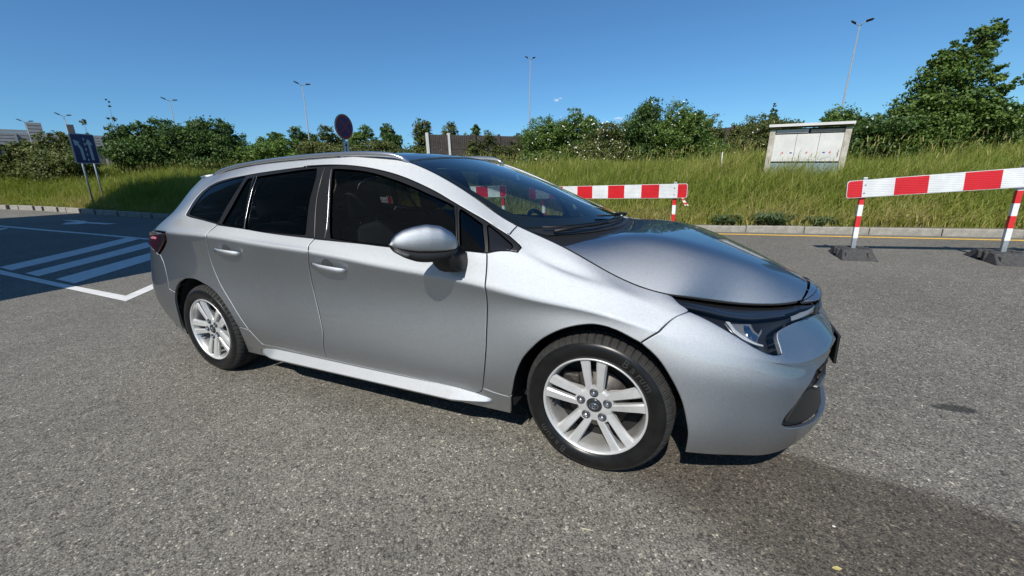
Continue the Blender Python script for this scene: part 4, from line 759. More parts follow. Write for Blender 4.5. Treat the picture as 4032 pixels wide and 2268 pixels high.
def panel_geo(poly,A=None,N=None,off=0.,gap=.0022,rim=.018,lip=.0045,step=2.0,holes=(),drop=.0016,scale=(US,VS),fold=True):
    A=SP if A is None else A; N=SN if N is None else N; sc=np.array(scale)
    B=smooth_poly(poly); H=[smooth_poly(h) for h in holes]
    loops=[B]+H; Bm=[b*sc for b in loops]
    lo,hi=B.min(0),B.max(0); g=np.stack(np.meshgrid(np.arange(math.floor(lo[0]),hi[0]+1,step),np.arange(math.floor(lo[1]),hi[1]+1,step*1.25),indexing='ij'),-1).reshape(-1,2)
    gm=g*sc; k=inside(Bm[0],gm)&(segdist(Bm[0],gm)>.011)
    for b in Bm[1:]: k&=~inside(b,gm)&(segdist(b,gm)>.011)
    g=g[k]
    verts=[]; edges=[]; 
    for b in loops:
        s=len(verts); verts+=[Vector(q) for q in (b*sc)]; edges+=[(s+i,s+(i+1)%len(b)) for i in range(len(b))]
    nb=len(verts); verts+=[Vector(q) for q in g*sc]
    r=delaunay_2d_cdt(verts,edges,[],0,1e-7,True)
    V2=np.array([(v.x,v.y) for v in r[0]]); tri=np.array([f for f in r[2] if len(f)==3])
    cen=V2[tri].mean(1); keep=inside(Bm[0],cen)
    for b in Bm[1:]: keep&=~inside(b,cen)
    tri=tri[keep]
    a=V2[tri]; sg=((a[:,1,0]-a[:,0,0])*(a[:,2,1]-a[:,0,1])-(a[:,1,1]-a[:,0,1])*(a[:,2,0]-a[:,0,0])); tri[sg<0]=tri[sg<0][:,::-1]
    uv=V2/sc; P=bil(A,uv[:,0],uv[:,1]); n=bil(N,uv[:,0],uv[:,1]); n/=np.linalg.norm(n,axis=1,keepdims=True)+1e-12
    P=P+n*off
    # does (u,v) orientation agree with the normal?
    t0=tri[len(tri)//2]; fn=np.cross(P[t0[1]]-P[t0[0]],P[t0[2]]-P[t0[0]])
    flip=(fn@n[t0[0]])<0
    # map input boundary vertices to output
    omap={}
    for i,o in enumerate(r[3]):
        for q in o:
            if q<nb: omap[q]=i
    PV=[tuple(p) for p in P]; NV_=[tuple(q) for q in n]; P2=P.copy(); F=[tuple(t[::-1]) if flip else tuple(t) for t in tri]
    s=0
    for li,b in enumerate(loops):
        idx=[omap.get(s+i) for i in range(len(b))]; s+=len(b); idx=[i for i in idx if i is not None]
        Q=P[idx]; nn=n[idx]; tg=np.roll(Q,-1,0)-np.roll(Q,1,0)
        # inward direction from the (u,v) polygon
        q2=uv[idx]*sc; t2=np.roll(q2,-1,0)-np.roll(q2,1,0); w2=np.stack([-t2[:,1],t2[:,0]],1); w2/=np.linalg.norm(w2,axis=1,keepdims=True)+1e-12
        ar=.5*np.sum(q2[:,0]*np.roll(q2[:,1],-1)-q2[:,1]*np.roll(q2[:,0],-1)); 
        if (ar<0)!=(li>0): w2=-w2
        ii=np.clip(uv[idx],0,np.array(A.shape[:2])-1.001)
        e=.5; pu=bil(A,ii[:,0]+e,ii[:,1])-bil(A,ii[:,0]-e,ii[:,1]); pv=bil(A,ii[:,0],ii[:,1]+e)-bil(A,ii[:,0],ii[:,1]-e)
        w=pu*(w2[:,:1]/sc[0])+pv*(w2[:,1:]/sc[1]); tg/=np.linalg.norm(tg,axis=1,keepdims=True)+1e-12
        w-=tg*(w*tg).sum(1,keepdims=True); w-=nn*(w*nn).sum(1,keepdims=True); w/=np.linalg.norm(w,axis=1,keepdims=True)+1e-12
        ra=Q+w*(gap+lip); P2[idx]=ra
        for i,q in zip(idx,ra): PV[i]=tuple(q)
        if fold:
            rb=Q+w*gap-nn*drop; rc=Q+w*(gap+.002)-nn*rim
            nb_=nn-w*1.0; nb_/=np.linalg.norm(nb_,axis=1,keepdims=True)
            o1=len(PV); PV+=[tuple(q) for q in rb]; NV_+=[tuple(q) for q in nb_]; o2=len(PV); PV+=[tuple(q) for q in rb]; NV_+=[tuple(-q) for q in w]; o3=len(PV); PV+=[tuple(q) for q in rc]; NV_+=[tuple(-q) for q in w]
            m=len(idx)
            ccw=((ar>0)!=flip)
            for i in range(m):
                j=(i+1)%m
                for a_,b_ in ((lambda z:idx[z],lambda z:o1+z),(lambda z:o2+z,lambda z:o3+z)):
                    f=(a_(i),b_(i),b_(j),a_(j)); F.append(f if ccw else f[::-1])
    return np.array(PV),F,np.array(NV_)
def to_mesh(name,V,F,N=None,m=None,mirror=0):
    V=np.array(V); 
    if mirror==1: V=V*[1,-1,1]; F=[tuple(f[::-1]) for f in F]; N=None if N is None else N*[1,-1,1]
    if mirror==2:
        n=len(V); V=np.concatenate([V,V*[1,-1,1]]); F=list(F)+[tuple(q+n for q in f[::-1]) for f in F]; N=None if N is None else np.concatenate([N,N*[1,-1,1]])
    me=bpy.data.meshes.new(name); me.from_pydata([tuple(v) for v in V],[],F); me.polygons.foreach_set('use_smooth',[True]*len(me.polygons)); me.update()
    if N is not None: me.normals_split_custom_set_from_vertices([tuple(q) for q in N])
    if m: me.materials.append(m)
    return me
# ---- materials
def car_paint():
    # metallic base coat (flakes spread the light widely but fall off fast) under a clear glossy coat
    m=bpy.data.materials.new('silver_metallic_paint'); m.use_nodes=True; t=NT(m); t.t.nodes.remove(t.b); tc=t.n('TexCoord')
    v=t.n('TexVoronoi',i_Scale=850.); t.l(tc.outputs['Object'],v.inputs['Vector'])
    sp=t.n('SeparateColor'); t.l(v.outputs['Color'],sp.inputs[0]); c=t.ramp(sp.outputs[0],[(0,(.36,.382,.402)),(1,(.53,.556,.58))])
    g=t.n('BsdfGlossy',distribution='BECKMANN'); t.l(c.outputs[0],g.inputs[0]); mr=t.n('MapRange',i_3=.64,i_4=.73); t.l(sp.outputs[1],mr.inputs[0]); t.l(mr.outputs[0],g.inputs['Roughness'])
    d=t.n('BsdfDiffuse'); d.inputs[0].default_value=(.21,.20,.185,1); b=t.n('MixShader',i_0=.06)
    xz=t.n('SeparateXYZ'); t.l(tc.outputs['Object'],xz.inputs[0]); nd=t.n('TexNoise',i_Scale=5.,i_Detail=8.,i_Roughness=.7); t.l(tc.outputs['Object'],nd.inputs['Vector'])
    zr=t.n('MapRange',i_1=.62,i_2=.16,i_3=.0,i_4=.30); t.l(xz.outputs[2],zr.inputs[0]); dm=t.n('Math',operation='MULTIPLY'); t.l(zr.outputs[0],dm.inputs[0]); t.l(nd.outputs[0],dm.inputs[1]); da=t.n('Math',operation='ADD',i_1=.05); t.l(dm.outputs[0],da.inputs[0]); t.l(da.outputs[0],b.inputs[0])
    t.l(g.outputs[0],b.inputs[1]); t.l(d.outputs[0],b.inputs[2])
    co=t.n('BsdfGlossy'); co.inputs['Roughness'].default_value=.02; f=t.n('Fresnel',i_IOR=1.8); mx=t.n('MixShader'); t.l(f.outputs[0],mx.inputs[0]); t.l(b.outputs[0],mx.inputs[1]); t.l(co.outputs[0],mx.inputs[2])
    t.l(mx.outputs[0],t.t.nodes['Material Output'].inputs[0]); return m
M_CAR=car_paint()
M_GLOSSB=mat('gloss_black_plastic',(.010,.010,.011),.14,0,0,spec=.4)
M_TRIM=noisy('satin_black_trim',(.010,.010,.0105),(.014,.014,.015),60.,.34,spec=.35)
M_BLKP=noisy('textured_black_plastic',(.008,.008,.0085),(.014,.014,.0145),90.,.5,spec=.3)
M_UNDER=mat('underbody_black',(.006,.006,.006),.9)
M_CHROME=mat('bright_chrome',(.75,.76,.78),.08,1.0)
M_ALLOY=noisy('alloy_wheel_silver',(.52,.52,.51),(.66,.665,.67),9.,.40,metal=.5)
M_ALLOYD=noisy('dusty_alloy_barrel',(.40,.39,.36),(.58,.58,.57),14.,.42,metal=.7)
M_TYRE=noisy('tyre_rubber',(.004,.004,.0042),(.010,.010,.010),22.,.33,spec=.35)
M_TREAD=noisy('tyre_tread',(.016,.016,.0155),(.032,.031,.03),35.,.85,spec=.3)
M_DISC=noisy('brake_disc_iron',(.05,.046,.042),(.12,.11,.10),25.,.5,metal=.8)
M_SEAT=noisy('seat_cloth',(.006,.0065,.009),(.011,.012,.015),50.,.9,spec=.2)
M_DASH=noisy('dashboard_plastic',(.010,.011,.013),(.016,.017,.019),30.,.75,spec=.3)
def glass(name,tint,rough=0.,frs=1.0,gl=(1,1,1)):
    m=bpy.data.materials.new(name); m.use_nodes=True; t=NT(m); t.t.nodes.remove(t.b)
    tr=t.n('BsdfTransparent'); tr.inputs[0].default_value=(*tint,1); g=t.n('BsdfGlossy'); g.inputs['Roughness'].default_value=rough; g.inputs[0].default_value=(*gl,1)
    f=t.n('Fresnel',i_IOR=1.52); mm=t.n('Math',operation='MULTIPLY',i_1=frs); t.l(f.outputs[0],mm.inputs[0]); mx=t.n('MixShader'); t.l(mm.outputs[0],mx.inputs[0]); t.l(tr.outputs[0],mx.inputs[1]); t.l(g.outputs[0],mx.inputs[2])
    t.l(mx.outputs[0],t.t.nodes['Material Output'].inputs[0]); return m
M_WS=glass('windscreen_glass',(.62,.74,.72)); M_SIDEG=glass('side_window_glass',(.70,.76,.76),frs=.8); M_PRIV=glass('privacy_glass',(.38,.39,.41),frs=.75)
M_LENS=glass('clear_lens',(.92,.93,.94),frs=.55); M_LAMPD=mat('headlamp_housing',(.012,.0125,.014),.35)
M_REDL=mat('tail_lamp_red',(.026,.002,.004),.10,0,.4); 
# ---- root
car=empty('station_wagon',(0,0,0),label='silver estate car with roof rails parked across the picture',cat='car')
def cp(name,me,m=None,parent=None,**kw): return link(name,me,m,parent or car,**kw)
def side_panel(name,key,m,both=True,parent=None,**kw):
    V,F,N=panel_geo(PANELS[key],**kw); a=cp(name,to_mesh(name,V,F,N,m),None,parent)
    b=cp(name,to_mesh(name,V,F,N,m,1),None,parent) if both else None
    return a,b
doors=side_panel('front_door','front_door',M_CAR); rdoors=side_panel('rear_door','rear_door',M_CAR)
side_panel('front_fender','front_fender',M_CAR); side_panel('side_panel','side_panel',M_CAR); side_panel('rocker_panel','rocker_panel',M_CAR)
for key,m in (('front_bumper',M_CAR),('rear_bumper',M_CAR),('tailgate',M_CAR),('nose_cover',M_CAR)):
    V,F,N=panel_geo(PANELS[key]); cp(key,to_mesh(key,V,F,N,m,2))
V,F,N=panel_geo(PANELS['lower_grille'],off=-.020,gap=-.004); GR=cp('lower_grille',to_mesh('lower_grille',V,F,N,M_BLKP,2))
V,F,N=panel_geo(PANELS['upper_grille'],off=-.006,gap=0); cp('upper_grille',to_mesh('upper_grille',V,F,N,M_GLOSSB,2))
# window trims and glass
wtf=side_panel('window_trim','window_trim_front',M_TRIM,off=-.003,gap=.001,holes=[PANELS['g_front'],PANELS['g_tri'],PANELS['sail']],drop=.001)
wtr=side_panel('window_trim','window_trim_rear',M_TRIM,off=-.003,gap=.001,holes=[PANELS['g_rear'],PANELS['g_fix'],PANELS['g_quarter']],drop=.001)
for key,nm,m,sink in (('g_front','front_door_window',M_SIDEG,-.010),('g_tri','front_quarter_window',M_SIDEG,-.010),('g_rear','rear_door_window',M_PRIV,-.010),('g_fix','rear_fixed_window',M_PRIV,-.010),('g_quarter','rear_quarter_window',M_PRIV,-.006)):
    V,F,N=panel_geo(PANELS[key],off=sink,gap=-.003,fold=False,lip=0,step=4.)
    for mi in (0,1): cp(nm,to_mesh(nm,V,F,N,m,mi))
side_panel('mirror_sail','sail',M_GLOSSB,off=-.006,gap=-.001)
# thin bright edge on the window channel
def sline(name,uvs,r,m,off=.0,parent=None,both=True,seg=6):
    q=np.array(uvs,float); 
    for mi in ((0,1) if both else (0,)):
        P=bil(SP,q[:,0],q[:,1])+bil(SN,q[:,0],q[:,1])*off
        if mi: P=P*[1,-1,1]
        tube_obj(name,[tuple(p) for p in P],r,m,parent or car,seg)
M_CHAN=mat('window_channel_metal',(.35,.36,.38),.25,.8)
sline('window_channel',[(177.2,150.3),(178.4,143),(180.0,134),(181.4,124.5),(182.4,116.5),(182.6,109.8)],.0026,M_CHAN,-.002)
sline('window_channel',[(130.0,147.6),(131.4,138),(132.2,129),(133.2,119.5),(134.6,109.2)][::-1],.0022,M_CHAN,-.002)
sline('window_divider',[(240.8,143.2),(240.9,132),(241.0,118),(241.2,109.8)],.005,M_TRIM,.0)
# lamps
M_REFL=mat('reflector_grey',(.36,.38,.40),.28,.7); M_GUIDE=mat('light_guide',(.52,.54,.56),.3,.3); M_TURN=mat('turn_strip_grey',(.26,.275,.29),.25,.4); M_RIB=mat('lens_rib_dark',(.03,.034,.04),.15,.3)
def lamp_unit(mi):
    V,F,N=panel_geo(PANELS['headlight'],off=-.004,gap=.0015,rim=.05); lens=None
    hl=cp('headlight',to_mesh('headlight_housing',*panel_geo(PANELS['headlight'],off=-.045,gap=.001,rim=.01),M_LAMPD,mi))
    V,F,N=panel_geo(PANELS['headlight'],off=-.003,gap=.0015,fold=False,lip=0); cp('lens',to_mesh('lens',V,F,N,M_LENS,mi),None,hl)
    def inner(nm,uv,off,m,**k):
        V,F,N=panel_geo(uv,off=off,gap=0,**k); cp(nm,to_mesh(nm,V,F,N,m,mi),None,hl)
    inner('reflector',PANELS['refl_outer'],-.036,M_REFL,rim=.004,lip=.001)
    inner('reflector_facet',PANELS['refl_inner'],-.030,M_CHROME,rim=.004,lip=.001)
    inner('reflector_facet',PANELS['refl_dark'],-.0315,M_GLOSSB,rim=.003,lip=.001)
    inner('light_guide',PANELS['guide'],-.026,M_GUIDE,rim=.004,lip=.0005)
    inner('turn_strip',PANELS['turn'],-.016,M_TURN,rim=.004,lip=.001)
    inner('lens_rib',PANELS['lens_top'],-.012,M_RIB,rim=.003,lip=.0005)
    V,F,N=panel_geo(PANELS['headlight_trim'],off=-.016,gap=.001); cp('headlight_trim',to_mesh('headlight_trim',V,F,N,M_GLOSSB,mi),None,hl)  # gloss black trim; its black also stands in for the hood edge shadow gap
lamp_unit(0); lamp_unit(1)
for mi in (0,1):
    V,F,N=panel_geo(PANELS['tail_lamp'],off=.012,gap=.001,rim=.03); tl=cp('tail_lamp',to_mesh('tail_lamp',V,F,N,M_REDL,mi))
    V,F,N=panel_geo([(73.0,92.0),(72.2,88.4),(66.2,83.9),(61,79.8),(60.5,81.5),(66.,87.),(68.6,91.9)],off=.0135,gap=0,rim=.003,lip=.001); cp('lamp_edge',to_mesh('lamp_edge',V,F,N,M_GLOSSB,mi),None,tl)
    V,F,N=panel_geo([(64,92.9),(54,92.9),(40,92.8),(40,91.6),(54,91.5),(64,91.4)],off=.0135,gap=0,rim=.003,lip=.001); cp('lamp_edge',to_mesh('lamp_edge',V,F,N,M_GLOSSB,mi),None,tl)
    V,F,N=panel_geo([(63,89.5),(56,89.6),(52,88.2),(56,87.9),(62,88.0)],off=.0138,gap=0,rim=.003,lip=.001); cp('lamp_light_bar',to_mesh('lamp_light_bar',V,F,N,mat('lamp_pale_strip',(.45,.16,.18),.1),mi),None,tl)
# fold and sensor blister on the bumper corner
V,F,N=panel_geo([(330.2,90.5),(336.5,85.2),(340.,83.2),(340.4,84.6),(337.,87.),(331.,92.2)],off=.004,gap=0,rim=.005,lip=.0012,drop=.001); cp('washer_cap',to_mesh('washer_cap',V,F,N,M_CAR,2))
# ---- top patches: hood, windscreen, roof
def patch(edge,centre,nb=41,expo=2.5,bulge_x=2.0):
    """edge (n,3: x,Y,z) -> centre (n,3 with Y=0): b=0 edge .. 1 centre"""
    E=np.array(edge); Cc=np.array(centre); b=np.linspace(0,1,nb); s=1-(1-b)**np.array(expo).reshape(-1,1) if np.ndim(expo) else np.tile(1-(1-b)**expo,(len(E),1))
    sx=1-(1-b)**bulge_x
    P=np.zeros((len(E),nb,3)); P[...,0]=E[:,None,0]+(Cc-E)[:,None,0]*sx; P[...,1]=E[:,None,1]*(1-b); P[...,2]=E[:,None,2]+(Cc-E)[:,None,2]*s
    return P
def patch_norm(P):
    Q=np.concatenate([P,P[:,-2::-1]*[1,-1,1]],1); Q=Q.copy(); Q[...,1]*=-1
    n=np.cross(np.gradient(Q,axis=0),np.gradient(Q,axis=1)); n/=np.linalg.norm(n,axis=-1,keepdims=True)+1e-12
    if n[len(n)//2,Q.shape[1]//2,2]<0: n=-n
    return Q,n
edge_t=np.linspace(0,1,91)
# hood: t -0.178 .. front
u0=279.0
iu=np.linspace(u0-.4,349.,91); HE=bil(S0,iu,np.full(91,160.)); fr=np.linspace(0,1,91)
def curve(xs,zs,x): return spl(xs,np.array(zs)[:,None],np.asarray(x,float))[:,0]
cx=-.02+(.835+.02)*fr**.92; czs=curve([-.05,.1,.225,.34,.455,.566,.673,.779,.85,.90],[.972,.978,.965,.941,.905,.860,.811,.755,.712,.674],cx)
HC=np.stack([cx,0*cx,czs],1); hexp=np.interp(fr,[0,.3,.7,1],[3.3,3.5,3.0,1.9])
_b=np.linspace(0,1,41); _g=np.where(_b<.24,1.45-1.875*_b,np.where(_b>.62,.0,.5+.5*np.cos(np.pi*(_b-.24)/.38))); _s=np.r_[0,np.cumsum((_g[1:]+_g[:-1])/2)]; _s/=_s[-1]
HP=patch(HE,HC,41,hexp,1.8)
_w=np.clip((1.0-fr)/.35,0,1)[:,None]; _w=_w*_w*(3-2*_w); _se=1-(1-_b)[None]**hexp[:,None]; HP[...,2]=HE[:,None,2]+(HC-HE)[:,None,2]*(_w*_s[None]+(1-_w)*_se); HQ,HN_=patch_norm(HP)
V,F,N=panel_geo([(0,0),(90,0),(90,80),(0,80)],HQ,HN_,off=-.0035,gap=.003,step=2.,scale=(.0115,.017)); 
hood=cp('hood',to_mesh('hood',V,F,N,M_CAR))
q_=np.linspace(u0,347.,60); tube_obj('hood_gap_shade',[tuple((bil(SP,[a],[160.])[0]-bil(SN,[a],[160.])[0]*.0035)) for a in q_],.0042,M_UNDER,car,6)  # black strip added to darken the gap beside the hood
# strip closing the nose in front of the hood cut (painted cover)
iu2=np.linspace(349.,360.,13); E2=bil(S0,iu2,np.full(13,160.)); f2=np.linspace(0,1,13); c2=np.stack([.842+(.868-.842)*f2,0*f2,.722+(.702-.722)*f2],1)
E2[-1]=[.870,0,.70]; NP=patch(E2,c2,13,1.5,1.8); NP[:,:,1]=np.maximum(NP[:,:,1],0); NQ,NN=patch_norm(NP)
NQ[-1,:,1]*=0
bm=bmesh.new(); gv=[[bm.verts.new(tuple(NQ[i,j])) for j in range(NQ.shape[1])] for i in range(12)]
for i in range(11):
    for j in range(NQ.shape[1]-1): bm.faces.new((gv[i][j],gv[i+1][j],gv[i+1][j+1],gv[i][j+1]))
bmesh.ops.recalc_face_normals(bm,faces=bm.faces); cp('nose_cover',bm_mesh('nose_cover',bm,True),M_CAR)
# windscreen: A pillar inner edge from u at roof front to cowl
ut=215.8; ub=273.4
iw=np.linspace(ut,ub,61); WE=bil(S0,iw,np.full(61,160.)); f=np.linspace(0,1,61)
wx=curve([0,.35,.7,1],[-1.075,-.70,-.345,-.045],f); wz=curve([0,.35,.7,1],[1.392,1.272,1.128,.985],f)
WP=patch(WE,np.stack([wx,0*wx,wz],1),31,2.0,2.0); WQ,WN=patch_norm(WP)
def wpan(name,poly,m,off,**k):
    V,F,N=panel_geo(poly,WQ,WN,off=off,scale=(.018,.02),step=2.,**k); return cp(name,to_mesh(name,V,F,N,m))
wpan('windscreen',[(0,.6),(56,.6),(56,59.4),(0,59.4)],M_WS,-.004,gap=.001,rim=.004)
ws_frit=[(0,.6),(57,.6),(60,2),(60,58),(57,59.4),(0,59.4)]
V,F,N=panel_geo(ws_frit,WQ,WN,off=-.0095,gap=.001,fold=False,lip=0,scale=(.018,.02),step=2.,holes=[[(2.2,3.0),(2.2,24.5),(4.8,26.),(6.0,27),(6.0,33),(4.8,34),(2.2,35.5),(2.2,57.),(30,57.6),(46.,56.6),(50.,52),(52.0,42),(52.6,30),(52.0,18),(50.,8),(46.,3.4),(30,2.4)]]); cp('windscreen_border',to_mesh('windscreen_border',V,F,N,M_BLK))
# cowl panel
V,F,N=panel_geo([(55.5,.8),(60,.8),(60,59.2),(55.5,59.2)],WQ,WN,off=-.014,gap=0,scale=(.018,.02)); cp('cowl_panel',to_mesh('cowl_panel',V,F,N,M_BLKP))
bm=bmesh.new(); Ha=HQ[0]-np.array([0,0,.035]); Wa=WQ[55]-np.array([0,0,.018]); n_=min(len(Ha),len(Wa)); ia=np.linspace(1.2,len(Ha)-2.2,40); iw_=np.linspace(.8,len(Wa)-1.8,40)
A_=np.array([np.interp(ia,range(len(Ha)),Ha[:,k]) for k in range(3)]).T+np.array([.05,0,0]); B_=np.array([np.interp(iw_,range(len(Wa)),Wa[:,k]) for k in range(3)]).T
va=[bm.verts.new(tuple(q)) for q in A_]; vb=[bm.verts.new(tuple(q)) for q in B_]
for k in range(39): bm.faces.new((va[k],va[k+1],vb[k+1],vb[k]))
cp('cowl_tray',bm_mesh('cowl_tray',bm,True),M_BLKP)
# roof
ir=np.linspace(0,ut,101); RE=bil(S0,ir,np.full(101,160.)); 
kx=RE[:,0].copy(); rx=np.interp(np.linspace(0,1,101),[0,1],[-2.96,-1.085]); 
rz=curve([-2.97,-2.7,-2.4,-2.0,-1.6,-1.3,-1.08],[1.382,1.406,1.422,1.434,1.433,1.418,1.392],rx)
sel=RE[:,1]>.50; s0=np.argmax(sel); REs=RE[s0:]; m_=len(REs); rxs=np.interp(REs[:,0],[REs[0,0],REs[-1,0]],[-2.98,-1.085]); rzs=curve([-2.99,-2.7,-2.4,-2.0,-1.64,-1.435,-1.2,-1.08],[1.378,1.412,1.435,1.452,1.452,1.442,1.418,1.397],rxs)
RP=patch(REs,np.stack([rxs,0*rxs,rzs],1),31,2.1,2.0); RQ,RN=patch_norm(RP)
V,F,N=panel_geo([(0,0.),(m_-1.2,0.),(m_-1.2,60.),(0,60.)],RQ,RN,gap=.002,scale=(.02,.02)); cp('roof',to_mesh('roof',V,F,N,M_CAR))
# rear spoiler lip
bm=bmesh.new(); rings=[]
for Y in np.linspace(-.56,.56,15):
    k=1-(abs(Y)/.56)**2.2; xx=-2.945-.10*k; zz=1.347+.025*k
    rings.append([(xx+.10,Y,zz+.016),(xx-.012,Y,zz+.008),(xx-.02,Y,zz-.004),(xx-.005,Y,zz-.014),(xx+.10,Y,zz-.02)])
add_loft(bm,rings); bmesh.ops.recalc_face_normals(bm,faces=bm.faces); cp('rear_spoiler',bm_mesh('rear_spoiler',bm,True),M_CAR)
# rear screen
V,F,N=panel_geo([(0,112.),(22,112.),(27,118.),(26,146.),(22,151),(0,151)],off=.003,gap=0); cp('rear_window',to_mesh('rear_window',V,F,N,M_PRIV,2))
# ---- roof rails
for sg in (-1,1):
    xs_=[-2.74,-2.68,-2.55,-2.3,-2.0,-1.7,-1.45,-1.27,-1.17,-1.12,-1.075]; zs_=[1.360,1.374,1.394,1.414,1.424,1.426,1.421,1.411,1.400,1.387,1.362]
    X_=np.linspace(-2.74,-1.075,46); Z_=curve(xs_,zs_,X_); rings=[]
    for x,z in zip(X_,Z_):
        e=min((x+2.74)/.10,(-1.075-x)/.10,1); e=max(e,0.); hh=.008+.006*e; ww=.010+.006*e; yy=.590-.03*max(0,(x+1.35)/.28)**1.5
        rings.append([(x,sg*(yy+ww*math.cos(a)),z-.004+hh*math.sin(a)) for a in [2*math.pi*k/12 for k in range(12)]])
    bm=bmesh.new(); add_loft(bm,rings); bmesh.ops.recalc_face_normals(bm,faces=bm.faces); bmesh.ops.translate(bm,verts=bm.verts,vec=(0,0,.012 if sg>0 else 0)); rl=cp('roof_rail',bm_mesh('roof_rail',bm,True),mat('roof_rail_silver',(.55,.57,.60),.28,.9,.5))
    bm=bmesh.new(); rings=[[(x,sg*.590,z-.03),(x,sg*.600,z-.03),(x,sg*.600,z-.008),(x,sg*.590,z-.008)] for x,z in zip(X_[4:-12],Z_[4:-12])]; add_loft(bm,rings); bmesh.ops.recalc_face_normals(bm,faces=bm.faces); cp('rail_foot',bm_mesh('rail_foot',bm),M_TRIM,rl)
# ---- sill ledge
for mi in (0,1):
    X_=np.linspace(-2.22,-.50,60); rings=[]
    for x in X_:
        e=np.clip(min((x+2.22)/.16,(-.50-x)/.20),0,1)**.7; Y0=.832; o=.052*e
        pr=[(Y0-.004,.262),(Y0+o*.08,.2575),(Y0+o*.14,.2545),(Y0+o*.55,.2370),(Y0+o*.93,.2200),(Y0+o,.2165),(Y0+o*.985,.2125),(Y0+o*.75,.2000),(Y0-.02,.172),(Y0-.03,.2)]
        c=.222
        rings.append([(x,(y if mi else -y),c+(z-c)*(.25+.75*e)) for y,z in pr])
    bm=bmesh.new(); add_loft(bm,rings); bmesh.ops.recalc_face_normals(bm,faces=bm.faces); cp('sill_trim',bm_mesh('sill_trim',bm,True),M_CAR)
# ---- wheel arch flares
def flare(cx,cz,r_in,r_out,a0,a1,lift):
    pass
# ---- underbody, liners
bm=bmesh.new(); add_box(bm,(-1.36,0,.30),(4.2,1.0,.24)); add_box(bm,(-1.36,0,.28),(1.75,1.56,.20)); add_box(bm,(.62,0,.30),(.36,.95,.26)); add_box(bm,(-3.22,0,.34),(.36,1.5,.24)); cp('underbody',bm_mesh('underbody',bm),M_UNDER)
for cx_ in (0,-2.70):
    for sg in (-1,1):
        bm=bmesh.new(); pr=[]
        for k in range(25):
            a=math.radians(-14+208*k/24); pr.append((cx_+.392*math.cos(a),.315+.392*math.sin(a)))
        v0=[bm.verts.new((x,sg*.832,z)) for x,z in pr]; v1=[bm.verts.new((x,sg*.50,z)) for x,z in pr]
        for k in range(24): bm.faces.new((v0[k],v0[k+1],v1[k+1],v1[k]))
        bm.faces.new(v1); cp('wheel_arch_liner',bm_mesh('wheel_arch_liner',bm),M_UNDER)
# dark shell behind the panel gaps
sel_u=np.arange(30,345,3); sel_v=np.arange(6,106,4); Q=SP[np.ix_(sel_u,sel_v)]-SN[np.ix_(sel_u,sel_v)]*.026
Fs=[]; m2=len(sel_v)
for i in range(len(sel_u)-1):
    for j in range(m2-1):
        c=Q[i:i+2,j:j+2].reshape(-1,3).mean(0)
        if min(math.hypot(c[0],c[2]-.31),math.hypot(c[0]+2.7,c[2]-.31))<.42 or c[0]>.28 : continue
        Fs.append((i*m2+j,(i+1)*m2+j,(i+1)*m2+j+1,i*m2+j+1))
cp('body_frame',to_mesh('body_frame',Q.reshape(-1,3),Fs,None,M_UNDER,2))
# ---- door handles
M_CUP=mat('handle_bowl_shade',(.045,.046,.048),.5)
def handle(u,v,mi,parent):
    p=bil(SP,[u],[v])[0]; n=bil(SN,[u],[v])[0]; tx=bil(SP,[u+3],[v])[0]-bil(SP,[u-3],[v])[0]; 
    tx/=np.linalg.norm(tx); tz=np.cross(tx,n); tz/=np.linalg.norm(tz); tz=tz if tz[2]>0 else -tz
    def w(a,b,c):
        q=p+tx*a+tz*b+n*c; return tuple(q*[1,-1,1]) if mi else tuple(q)
    rings=[]
    for a,hw,ht,o in ((-.118,.006,.004,.008),(-.112,.014,.008,.016),(-.085,.018,.010,.026),(-.03,.0195,.0105,.033),(.03,.0205,.0105,.033),(.08,.019,.010,.028),(.110,.0145,.008,.018),(.120,.006,.004,.008)):
        rings.append([w(a,hw*math.cos(q)-.02*a,o+ht*math.sin(q)) for q in [2*math.pi*k/14 for k in range(14)]])
    bm=bmesh.new(); add_loft(bm,rings); bmesh.ops.recalc_face_normals(bm,faces=bm.faces); h=cp('door_handle',bm_mesh('door_handle',bm,True),M_CAR,parent)
    # cup: recess shade painted as a dark upper half, lower half in body paint
    for nm,m,s,rr in (('handle_cup',M_CUP,1,.043),('handle_cup',M_CAR,-1,.043)):
        bm=bmesh.new(); c=bm.verts.new(w(-.015,0,-.010+.0115)); ring=[bm.verts.new(w(-.015+rr*math.cos(a),s*rr*(.95 if s>0 else .85)*math.sin(a),.0012)) for a in [math.pi*k/12 for k in range(13)]]; mid=[bm.verts.new(w(-.015+rr*.72*math.cos(a),s*rr*.70*math.sin(a),.0018 if s<0 else .0016)) for a in [math.pi*k/12 for k in range(13)]]
        for k in range(12): bm.faces.new((ring[k],ring[k+1],mid[k+1],mid[k])); bm.faces.new((mid[k],mid[k+1],c))
        bmesh.ops.recalc_face_normals(bm,faces=bm.faces); cp(nm,bm_mesh(nm,bm,True),m,h)
for mi in (0,1):
    handle(186.7,86.4,mi,doors[mi]); handle(125.0,86.3,mi,rdoors[mi])
